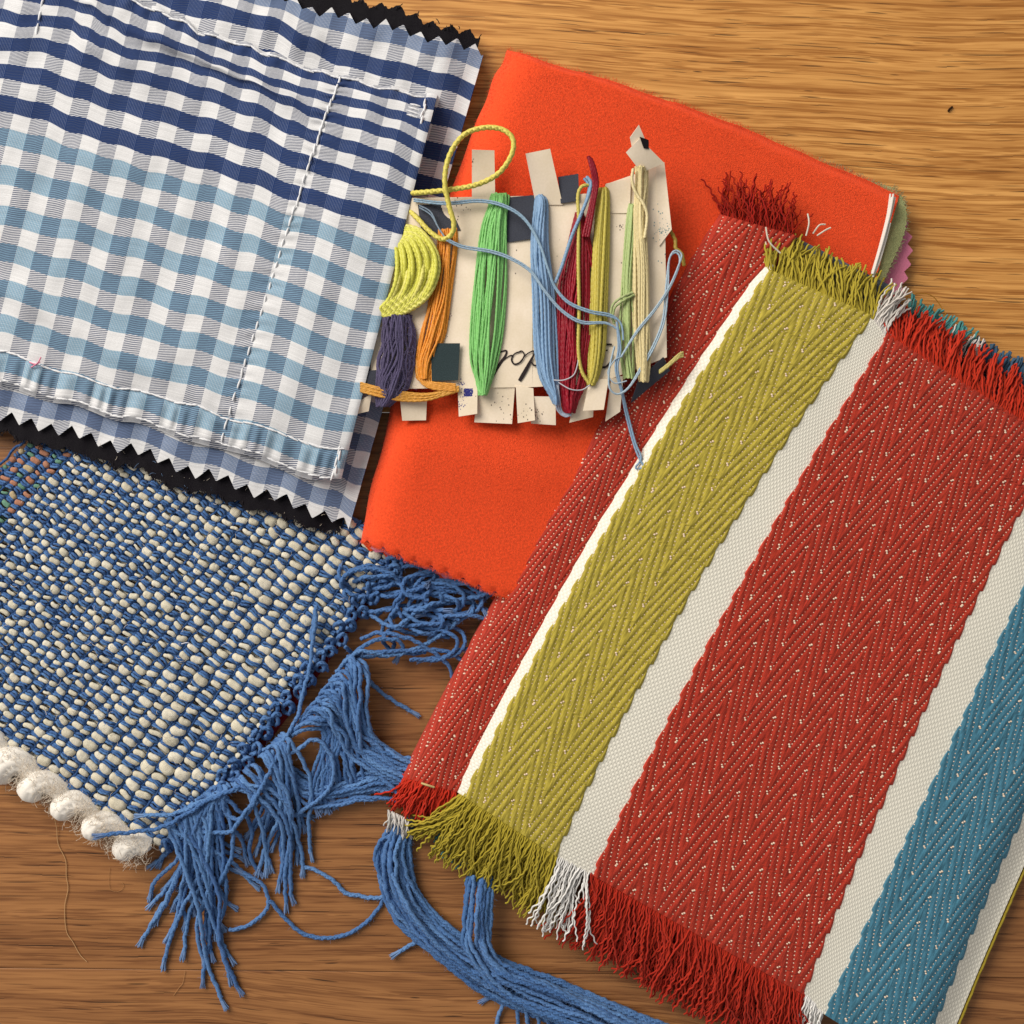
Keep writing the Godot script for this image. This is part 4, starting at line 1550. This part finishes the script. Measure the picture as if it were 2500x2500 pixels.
func build_card() -> void:
	rng.seed = 91
	var cm := card_mat()
	var card := thing("floss_card", "cream paper card with notched tabs, dark tape and script lettering, wound with floss", "card", at(1300, 700, 16))
	var H := func(x: float, y: float, d := 0.0) -> Array: return [x, y, card_h(x, y) + d]
	# body, in three leaves so that it follows the bend
	paper(card, "card_body", cm, [H.call(905, 485), H.call(1300, 478), H.call(1300, 945), H.call(905, 950)])
	paper(card, "card_body", cm, [H.call(1298, 480), H.call(1480, 470), H.call(1486, 935), H.call(1298, 945)])
	paper(card, "card_body", cm, [H.call(1478, 450), H.call(1622, 400), H.call(1628, 872), H.call(1478, 930)])
	paper(card, "card_body", cm, [H.call(1600, 398, 0.1), H.call(1622, 396, 0.1), H.call(1640, 560, 0.1), H.call(1610, 600, 0.1)])
	for q in [
			[[1152, 365, 3.5], [1207, 367, 3.5], [1209, 492, 0.2], [1152, 492, 0.2]],
			[[1283, 375, 4.5], [1343, 363, 4.5], [1374, 500, 0.3], [1308, 500, 0.3]],
			[[1480, 448, 1.5], [1540, 436, 1.5], [1538, 520, 0.2], [1482, 520, 0.2]],
			[[975, 960, 0.0], [1043, 960, 0.0], [1040, 1026, -1.0], [982, 1027, -1.0]],
			[[1116, 905, 0.6], [1166, 915, 0.6], [1165, 1010, 1.2], [1120, 1017, 1.2]],
			[[1166, 938, 0.1], [1258, 932, 0.1], [1250, 1035, -1.2], [1158, 1031, -1.2]],
			[[1259, 940, 0.3], [1302, 948, 0.3], [1306, 1026, 0.8], [1264, 1033, 0.8]],
			[[1300, 968, 0.0], [1356, 968, 0.0], [1357, 1038, -1.6], [1296, 1034, -1.6]],
			[[1408, 945, 0.0], [1452, 935, 0.0], [1448, 1018, -2.2], [1390, 1032, -2.0]],
			[[1440, 925, 0.9], [1486, 925, 0.9], [1474, 1000, 1.6], [1423, 1003, 1.6]],
			[[1492, 925, 0.2], [1522, 918, 0.2], [1514, 1005, -2.0], [1478, 1029, -2.0]],
			[[868, 985, 0.2], [908, 960, 0.2], [900, 1004, -0.6], [866, 1012, -0.6]]]:
		var c := []
		for e in q:
			c.append([e[0], e[1], card_h(e[0], e[1]) + e[2]])
		paper(card, "tab", cm, c)
	# the folded-over corner tab
	paper(card, "tab", cm, [[1538, 336, 29], [1560, 305, 31], [1580, 352, 28], [1545, 372, 27]], Color.WHITE, 0.0005, 0.1)
	paper(card, "tab", cm, [[1528, 372, 27.5], [1562, 338, 29.5], [1622, 398, 26], [1566, 422, 25]], Color.WHITE, 0.0005, 0.3)
	# tape
	for q in [
			[[1362, 432, 1.2], [1412, 424, 1.2], [1414, 490, 0.8], [1369, 496, 0.8]],
			[[1238, 482, 0.5], [1306, 476, 0.5], [1301, 582, 0.6], [1237, 592, 0.6]],
			[[1020, 500, 0.6], [1098, 496, 0.6], [1124, 562, 0.8], [1030, 580, 0.6]],
			[[1052, 838, 2.0], [1123, 838, 2.0], [1118, 928, 2.2], [1054, 930, 2.2]],
			[[1560, 925, 0.4], [1620, 872, 0.4], [1636, 905, -2.4], [1540, 985, -2.4]],
			[[895, 905, 0.6], [965, 900, 0.6], [960, 945, 0.6], [895, 950, 0.6]]]:
		var c := []
		for e in q:
			c.append([e[0], e[1], card_h(e[0], e[1]) + e[2]])
		paper(card, "tape", M.tape, c, lin(84, 88, 100) if q[0][0] != 1052 else lin(66, 82, 86), 0.0003, 0.25)
	paper(card, "tape", M.tape, [[1562, 334, 30.2], [1584, 342, 29.4], [1584, 364, 28.2], [1572, 362, 28.6]], lin(44, 40, 46), 0.0003, 0.1)
	# handwriting, upside down as the card lies
	var ink := Shape.new()
	for q in [
			[[[1128, 869], [1140, 858], [1150, 852], [1146, 866], [1137, 882]], [3, 4, 5, 7, 9]],
			[[[1206, 874], [1222, 860], [1236, 856], [1234, 868], [1222, 886], [1208, 908], [1197, 930]], [3, 3, 4, 6, 7, 8, 7]],
			[[[1224, 884], [1236, 874], [1246, 868], [1252, 868]], [2.5, 2.5, 3]],
			[[[1272, 858], [1256, 864], [1249, 878], [1256, 889], [1270, 884], [1280, 868], [1274, 857], [1266, 860]], [4, 3, 4, 4, 4, 3, 3]],
			[[[1280, 870], [1290, 862], [1302, 857], [1304, 864], [1296, 880], [1282, 906], [1268, 930]], [3, 3, 4, 6, 8, 9, 8]],
			[[[1296, 882], [1304, 892], [1314, 890]], [3, 4, 3]],
			[[[1466, 850], [1478, 842], [1494, 841]], [4, 5, 4]],
			[[[1464, 864], [1474, 857], [1484, 855]], [3, 3, 3]],
			[[[1464, 896], [1478, 896], [1490, 884], [1497, 866]], [5, 5, 4, 3]]]:
		var pts := []
		for e in q[0]:
			pts.append([e[0], e[1], card_h(e[0], e[1]) + 0.42])
		ribbon(ink, pts, q[1])
	put("lettering", ink, M.ink, card, "black pen script written upside down")

	var grp := "floss skeins wound on the cream card"
	var sk := thing("floss_skein", "bright green floss skein wound lengthwise on the cream card", "floss", at(1190, 720, 16), grp)
	skein(sk, [[1197, 1240, 474, -1.0], [1196, 1242, 490, 0.2], [1176, 1240, 560, 0.3], [1158, 1236, 680, 0.3], [1150, 1228, 800, 0.3], [1150, 1214, 880, 0.3], [1164, 1198, 935, 0.5], [1170, 1190, 962, 0.6]], 25, 3.0, lin(142, 216, 124), 2.2, 0.6, 2, 0.10)
	sk = thing("floss_skein", "light blue floss skein with a loose looped end, beside crimson floss", "floss", at(1330, 720, 18), grp)
	skein(sk, [[1308, 1330, 478, -0.6], [1304, 1336, 500, 0.2], [1298, 1340, 600, 0.3], [1298, 1352, 720, 0.3], [1306, 1360, 850, 0.3], [1318, 1362, 920, 0.3], [1344, 1366, 968, 0.2], [1352, 1364, 985, -0.6]], 18, 3.4, lin(142, 178, 216), 2.4, 0.6, 2, 0.10)
	for k in 3:
		one(sk, on([[1356 + k * 3, 940, 1.5], [1356 + k * 5, 975, 1], [1362 + k * 4, 1002 - k * 2, -1], [1378, 1016 - k * 3, -1.5], [1394, 1014 - k * 2, -1]], 0.4), 2.6, lin(190, 205, 224))
	one(sk, on([[1432, 432, 2.5], [1443, 448, 3], [1436, 480, 2.8], [1418, 525, 2.6], [1395, 580, 2.8], [1372, 650, 2.8], [1356, 690, 2.6]], 1.0), 4.6, lin(140, 174, 206), 3)
	one(sk, on([[1426, 436, 1.6], [1438, 456, 2], [1428, 500, 2.0], [1408, 548, 2]], 0.8), 3.6, lin(132, 166, 200), 3)
	sk = thing("floss_skein", "deep crimson floss skein with a stiff end standing past the card", "floss", at(1400, 760, 18), grp)
	skein(sk, [[1406, 1424, 520, 0], [1390, 1440, 590, 0.2], [1366, 1452, 690, 0.2], [1358, 1450, 780, 0.2], [1360, 1448, 860, 0.2], [1364, 1430, 930, 0.2], [1374, 1410, 985, 0.0], [1380, 1402, 1006, -0.8]], 26, 3.4, lin(156, 14, 38), 2.2, 0.4, 2, 0.10)
	for k in 3:
		one(sk, on([[1437 + k * 3, 382 + k * 3, 5], [1445 + k * 4, 415, 4.5], [1450 + k * 4, 450, 3.4], [1442 + k * 4, 500, 3], [1428 + k * 6, 560, 2.6], [1424 + k * 6, 578, 2.4]], 0.8), 4.6, lin(150, 18, 40), 3)
	sk = thing("floss_skein", "mustard yellow floss skein tied next to crimson floss", "floss", at(1450, 700, 19), grp)
	skein(sk, [[1466, 1480, 462, -0.4], [1460, 1486, 480, 0.4], [1450, 1486, 600, 0.3], [1442, 1482, 740, 0.3], [1438, 1478, 850, 0.3], [1438, 1462, 910, 0.4], [1436, 1450, 938, 0.4]], 9, 4.4, lin(212, 196, 88), 2.0, 0.6, 2, 0.07)
	one(sk, on([[1436, 452, 2], [1420, 456, 2.5], [1411, 480, 2.2], [1413, 540, 2], [1412, 640, 2.4], [1414, 760, 2.4], [1412, 850, 2.2], [1420, 905, 2], [1440, 938, 1.4]], 1.0), 4.6, lin(216, 200, 100), 3)
	for k in 3:
		one(sk, on([[1610, 905 + k * 3, 0], [1632, 888 + k * 3, 1], [1656, 866 + k * 4, 1.5], [1668, 860 + k * 5, 1.2]], 0.3), 3.0, lin(206, 192, 116))
	one(sk, on([[1634, 560, -2], [1648, 585, -2.4], [1650, 606, -2.4], [1664, 620, -2.4], [1670, 648, -2.6]], 0.0), 5.0, lin(188, 160, 70), 2)
	sk = thing("floss_skein", "pale sage green floss skein half hidden behind cream floss", "floss", at(1530, 720, 20), grp)
	skein(sk, [[1536, 1552, 500, -0.4], [1528, 1552, 560, 0.2], [1520, 1546, 680, 0.2], [1514, 1552, 780, 0.4], [1514, 1552, 860, 0.4], [1524, 1550, 925, 0.3]], 9, 3.2, lin(184, 204, 136), 1.4, 0.5)
	one(sk, on([[1545, 714, 2], [1518, 726, 2.4], [1498, 742, 1.6], [1492, 764, 1.2], [1500, 790, 1.0]], 0.8), 3.4, lin(178, 192, 134))
	one(sk, on([[1548, 720, 2], [1522, 734, 2.4], [1502, 750, 1.6], [1496, 772, 1.2]], 0.8), 3.2, lin(170, 186, 124))
	sk = thing("floss_skein", "cream floss skein wound under the folded corner tab", "floss", at(1565, 690, 20), grp)
	skein(sk, [[1552, 1580, 406, 2.8], [1550, 1580, 440, 1.6], [1548, 1578, 540, 1.0], [1545, 1588, 660, 0.8], [1546, 1590, 780, 0.8], [1552, 1588, 870, 0.6], [1562, 1582, 930, 0.2]], 13, 3.5, lin(242, 224, 168), 2.0, 0.6)
	one(sk, on([[1546, 412, 4.5], [1543, 440, 4], [1552, 470, 3.5], [1572, 500, 3.6], [1580, 530, 3.2], [1574, 580, 3]], 0.6), 4.0, lin(246, 230, 178), 3)
	sk = thing("floss_skein", "orange floss skein bent round a square of dark tape", "floss", at(1060, 780, 16), grp)
	skein(sk, [[1072, 1114, 560, 0], [1068, 1114, 610, 0.2], [1052, 1104, 720, 0.3], [1030, 1088, 810, 0.3], [1016, 1066, 880, 0.3], [1018, 1054, 925, 0.3]], 17, 3.2, lin(244, 156, 52), 2.0, 0.6)
	for k in 6:
		one(sk, on([[1018 + k * 7, 880, 0.6 + k * 0.1], [1020 + k * 7, 915 + k * 2, 1.0], [1034 + k * 4, 938 - k, 1.4], [1062, 950 - k * 3, 1.6], [1112, 954 - k * 3, 1.6]], 0.6), 3.2, lin(240, 166, 70))
		one(sk, on([[880, 935 + k * 4, 0.5], [930, 948 + k * 4, 1.6 + 0.3 * (k % 2)], [985, 958 + k * 4, 1.4], [1040, 962 + k * 3, 1.2 + 0.3 * (k % 2)], [1085, 955 + k * 2, 1.2], [1120, 944 + k * 2, 1.0]], 0.8), 3.2, lin(226, 164, 70))
	sk = thing("floss_skein", "glossy lime yellow floss coil with one strand looping out over the felt", "floss", at(1000, 660, 16), grp)
	for k in 17:
		var f := k / 16.0
		var x0 := lerpf(1002, 940, f)
		one(sk, on([[x0 - 10, lerpf(552, 640, f), -1.5], [lerpf(1030, 962, f), lerpf(566, 600, f), 0.2], [lerpf(1066, 970, f), lerpf(618, 640, f), 1.2 + sin(k * 2.0)], [lerpf(1068, 966, f), lerpf(672, 690, f), 1.8 + sin(k * 1.3)], [lerpf(1040, 950, f), lerpf(728, 730, f), 1.2], [lerpf(985, 930, f), lerpf(764, 752, f), 0.2], [lerpf(940, 915, f), lerpf(772, 768, f), -1.2]], 1.2 + 1.4 * (1.0 - f)), 6.0, lin(226, 224, 92) if k % 3 else lin(234, 228, 120), 3, 0.006)
	one(sk, on([[1000, 472, -1], [1032, 470, 3], [1090, 464, 4.5], [1160, 452, 5], [1215, 425, 7], [1248, 380, 8.5], [1252, 340, 9], [1226, 316, 9], [1180, 312, 9], [1132, 330, 8.5], [1098, 378, 8], [1086, 440, 7.5], [1096, 500, 6], [1108, 545, 5], [1102, 572, 4], [1080, 584, 3.6], [1050, 566, 3], [1020, 534, 1.5], [1000, 515, -1]], 0.6), 6.6, lin(234, 220, 104), 3, 0.0065)
	sk = thing("floss_skein", "fuzzy dusky purple wool skein hanging from the gingham pocket", "floss", at(960, 860, 15), grp)
	skein(sk, [[935, 1008, 770, 0.5], [930, 1014, 820, 0.8], [922, 1012, 880, 0.8], [915, 1000, 935, 0.6], [918, 985, 965, 0.0], [920, 950, 990, -1.0]], 44, 3.0, lin(98, 90, 124), 3.0, 0.6, 2, 0.16, "wool")
	var s := Shape.new()
	for k in 170:
		var x := rng.randf_range(925, 1010)
		var y := rng.randf_range(775, 960)
		fuzz(s, at(x, y, card_h(x, y) + 3.0), Vector3(rng.randf_range(-1, 1), 0.6, rng.randf_range(-0.3, 1)), rng.randf_range(0.0015, 0.004), lin(120, 112, 144), 0.00004)
	put("loose_fibres", s, M.thread, sk, "", "stuff")

	# loose pale blue thread straggling over the skeins
	var th := thing("loose_thread", "tangled pale blue thread straggling across the floss skeins and the striped cloth", "thread", at(1500, 800, 20))
	var pale := lin(150, 180, 204)
	for k in 2:
		var o := k * 5.0
		one(th, on([[1010, 486 + o, 1], [1090, 494 + o, 3.2], [1170, 488 + o, 3.2], [1230, 500 + o, 4], [1280, 532 + o, 4], [1316, 590 + o, 4.2], [1340, 660 + o, 4.4], [1356, 700 + o, 4], [1388, 736 + o, 4], [1440, 758 + o, 4.2], [1490, 768 + o, 3.4], [1516, 790, 3], [1522, 830, 3]], 0.5), 2.4, pale, 2, 0.003)
		one(th, on([[1090, 582 + o, 4.2], [1130, 600 + o, 3.4], [1200, 612 + o, 3.4], [1250, 630 + o, 3.6], [1296, 660 + o, 4], [1330, 708 + o, 4.4], [1372, 756 + o, 4.2], [1420, 784 + o, 4.2], [1480, 788 + o * 0.4, 3.2], [1512, 808, 2.6]], 0.5), 2.4, lin(160, 186, 208), 2, 0.003)
		one(th, on([[1024, 502 + o, 1.6], [1052, 518 + o * 1.4, 2], [1070, 555, 2.4], [1088, 582, 4]], 0.4), 2.0, lin(130, 150, 170), 2, 0.003)
		one(th, on([[1506, 786, 3], [1510 + o, 850, 3], [1503 + o, 900, 3], [1518 + o * 0.5, 960, 1], [1530 + o, 1020, -3], [1546 + o, 1080, -3.4], [1560 + o, 1118, -3], [1572 - o * 4, 1140, -2.6], [1560 - o, 1144, -2.6]], 0.4), 2.8, lin(146, 176, 204), 2, 0.003)
		one(th, on([[1516, 872, 3], [1556, 806 + o, 3.2], [1600, 752 + o, 2.4], [1634, 700 + o, 1.6], [1656, 650 + o, 0.4], [1664 - o, 622 + o, 0], [1648, 612 + o, 0], [1634, 634, 0.4], [1626 + o, 700, 1], [1618 + o, 780, 1.6], [1596 + o, 840, 1.8], [1568 + o, 890, 2], [1536, 944 + o * 0.4, 2], [1508, 962, 2], [1488, 946, 2.4], [1488, 900, 3], [1500, 846, 3.4]], 0.5), 2.5, lin(176, 198, 214), 2, 0.003)
	one(th, on([[1352, 928, 2.6], [1376, 928, 3.2], [1400, 916, 3], [1410, 890, 3], [1412, 868, 2.6]], 0.4), 1.5, lin(206, 206, 214), 0)
	one(th, on([[1364, 934, 2.6], [1392, 950, 3], [1420, 952, 2.4], [1440, 940, 2.4]], 0.4), 1.5, lin(206, 206, 214), 0)
	one(th, on([[1520, 870, 3], [1500, 880, 3.6], [1484, 910, 3], [1500, 935, 2.6], [1530, 930, 2.8]], 0.4), 1.6, lin(176, 196, 212), 0)


# ------------------------------------------------------------------ lint and thread ends
func build_lint() -> void:
	var bits := [
		["wool_fibre", "long fine tan wool fibre lying on the table below the white loops", "fibre", [[128, 1976, 3], [138, 2020, 1], [142, 2060, 0.4], [160, 2100, 0.4], [162, 2140, 0.4], [166, 2170, 0.4], [158, 2215, 0.4], [162, 2272, 0.4], [178, 2300, 0.4], [195, 2330, 0.4], [212, 2348, 0.4]], 0.9, lin(214, 170, 120)],
		["gold_thread", "single gold thread arching over the table beside the red fringe", "thread", [[2205, 726, 6], [2240, 716, 6], [2275, 722, 5], [2300, 752, 4], [2325, 795, 6], [2345, 812, 8], [2375, 845, 7], [2420, 878, 4], [2500, 925, 3]], 1.1, lin(190, 132, 44)],
		["thread_snippet", "white thread snippet lying on the red herringbone stripe", "thread", [[1692, 1808, 16.8], [1702, 1794, 17.6], [1716, 1782, 17.2]], 1.9, lin(236, 226, 206)],
		["straw_snippet", "short straw coloured snippet on the red fold by the bottom fringe", "thread", [[1029, 1912, 15.6], [1044, 1917, 16.2], [1060, 1922, 15.6]], 2.8, lin(214, 190, 130)],
		["lint_snippet", "white lint curl lying on the woven blue wool", "lint", [[443, 1572, 8], [456, 1569, 8.6], [467, 1573, 8]], 1.3, lin(226, 228, 240)],
		["thread_end", "tiny white thread end on the red stripe near its fringe", "thread", [[1704, 2148, 15], [1707, 2156, 15.6], [1706, 2163, 15]], 1.0, lin(232, 220, 210)],
		["lint_fibre", "fine pale fibre curled on the woven blue wool near the black edge", "lint", [[474, 1370, 8], [490, 1340, 9], [512, 1326, 9], [536, 1312, 8.6]], 0.55, lin(220, 214, 200)],
		["hair_fibre", "thin tan hair fibre on the table under the blue fringe", "fibre", [[452, 2370, 0.3], [446, 2400, 0.3], [438, 2410, 0.3], [424, 2430, 0.3]], 0.5, lin(200, 150, 100)],
		["curled_fibre", "faint curled tan fibre on the table below the wool loops", "fibre", [[268, 2118, 0.3], [266, 2150, 0.3], [270, 2172, 0.3], [290, 2176, 0.3], [302, 2164, 0.3], [298, 2154, 0.3]], 0.4, lin(190, 140, 92)],
	]
	for q in bits:
		var mid: Array = q[3][q[3].size() / 2]
		var o := thing(q[0], q[1], q[2], at(mid[0], mid[1], mid[2]))
		var s := Shape.new()
		yarn(s, path(q[3], 2.0), r1(q[4] * PX), 5, q[5])
		put("fibre_strand", s, M.thread, o)
	# dark fleck on the table
	var fl := thing("dark_fleck", "small dark brown fleck on the bare oak table", "fleck", at(2320, 266, 0))
	var s2 := Shape.new()
	yarn(s2, path([[2315, 272, 0.3], [2319, 266, 0.5], [2325, 261, 0.3]], 1.5), PackedFloat32Array([2.6 * PX]), 6, lin(48, 22, 12))
	put("speck", s2, M.thread, fl)


# ------------------------------------------------------------------ scene
func _ready() -> void:
	wob.seed = 12
	wob.noise_type = FastNoiseLite.TYPE_SIMPLEX_SMOOTH
	wob.frequency = 0.02
	wob.fractal_octaves = 2
	var cam := Camera3D.new()
	cam.name = "camera"
	cam.position = Vector3(0, EYE, 0)
	cam.rotation_degrees = Vector3(-90, 0, 0)
	cam.fov = rad_to_deg(2.0 * atan(0.1875 / EYE))
	cam.near = 0.01
	cam.far = 20.0
	add_child(cam)
	cam.current = true
	var we := WorldEnvironment.new()
	we.name = "room_light"
	var env := Environment.new()
	env.background_mode = Environment.BG_COLOR
	env.background_color = Color(0.60, 0.59, 0.585)
	env.tonemap_mode = Environment.TONE_MAPPER_LINEAR
	env.tonemap_exposure = 1.0
	env.sdfgi_enabled = true
	env.ssao_enabled = true
	env.ssil_enabled = true
	we.environment = env
	add_child(we)
	var win := AreaLight3D.new()
	win.name = "window_light"
	win.area_size = Vector2(1.2, 1.0)
	win.light_energy = 4.0
	win.light_color = Color(1.0, 0.97, 0.93)
	win.shadow_enabled = true
	win.position = Vector3(-1.0, 0.95, -0.9)
	add_child(win)
	win.look_at(Vector3.ZERO)
	make_materials()
	build_table()
	print("table ", Time.get_ticks_msec())
	var woven := build_woven()
	build_fringe(woven)
	print("woven ", Time.get_ticks_msec())
	build_bundle()
	print("bundle ", Time.get_ticks_msec())
	build_gingham()
	print("gingham ", Time.get_ticks_msec())
	build_felt()
	print("felt ", Time.get_ticks_msec())
	build_striped()
	print("striped ", Time.get_ticks_msec())
	build_card()
	build_lint()
	print("done ", Time.get_ticks_msec())
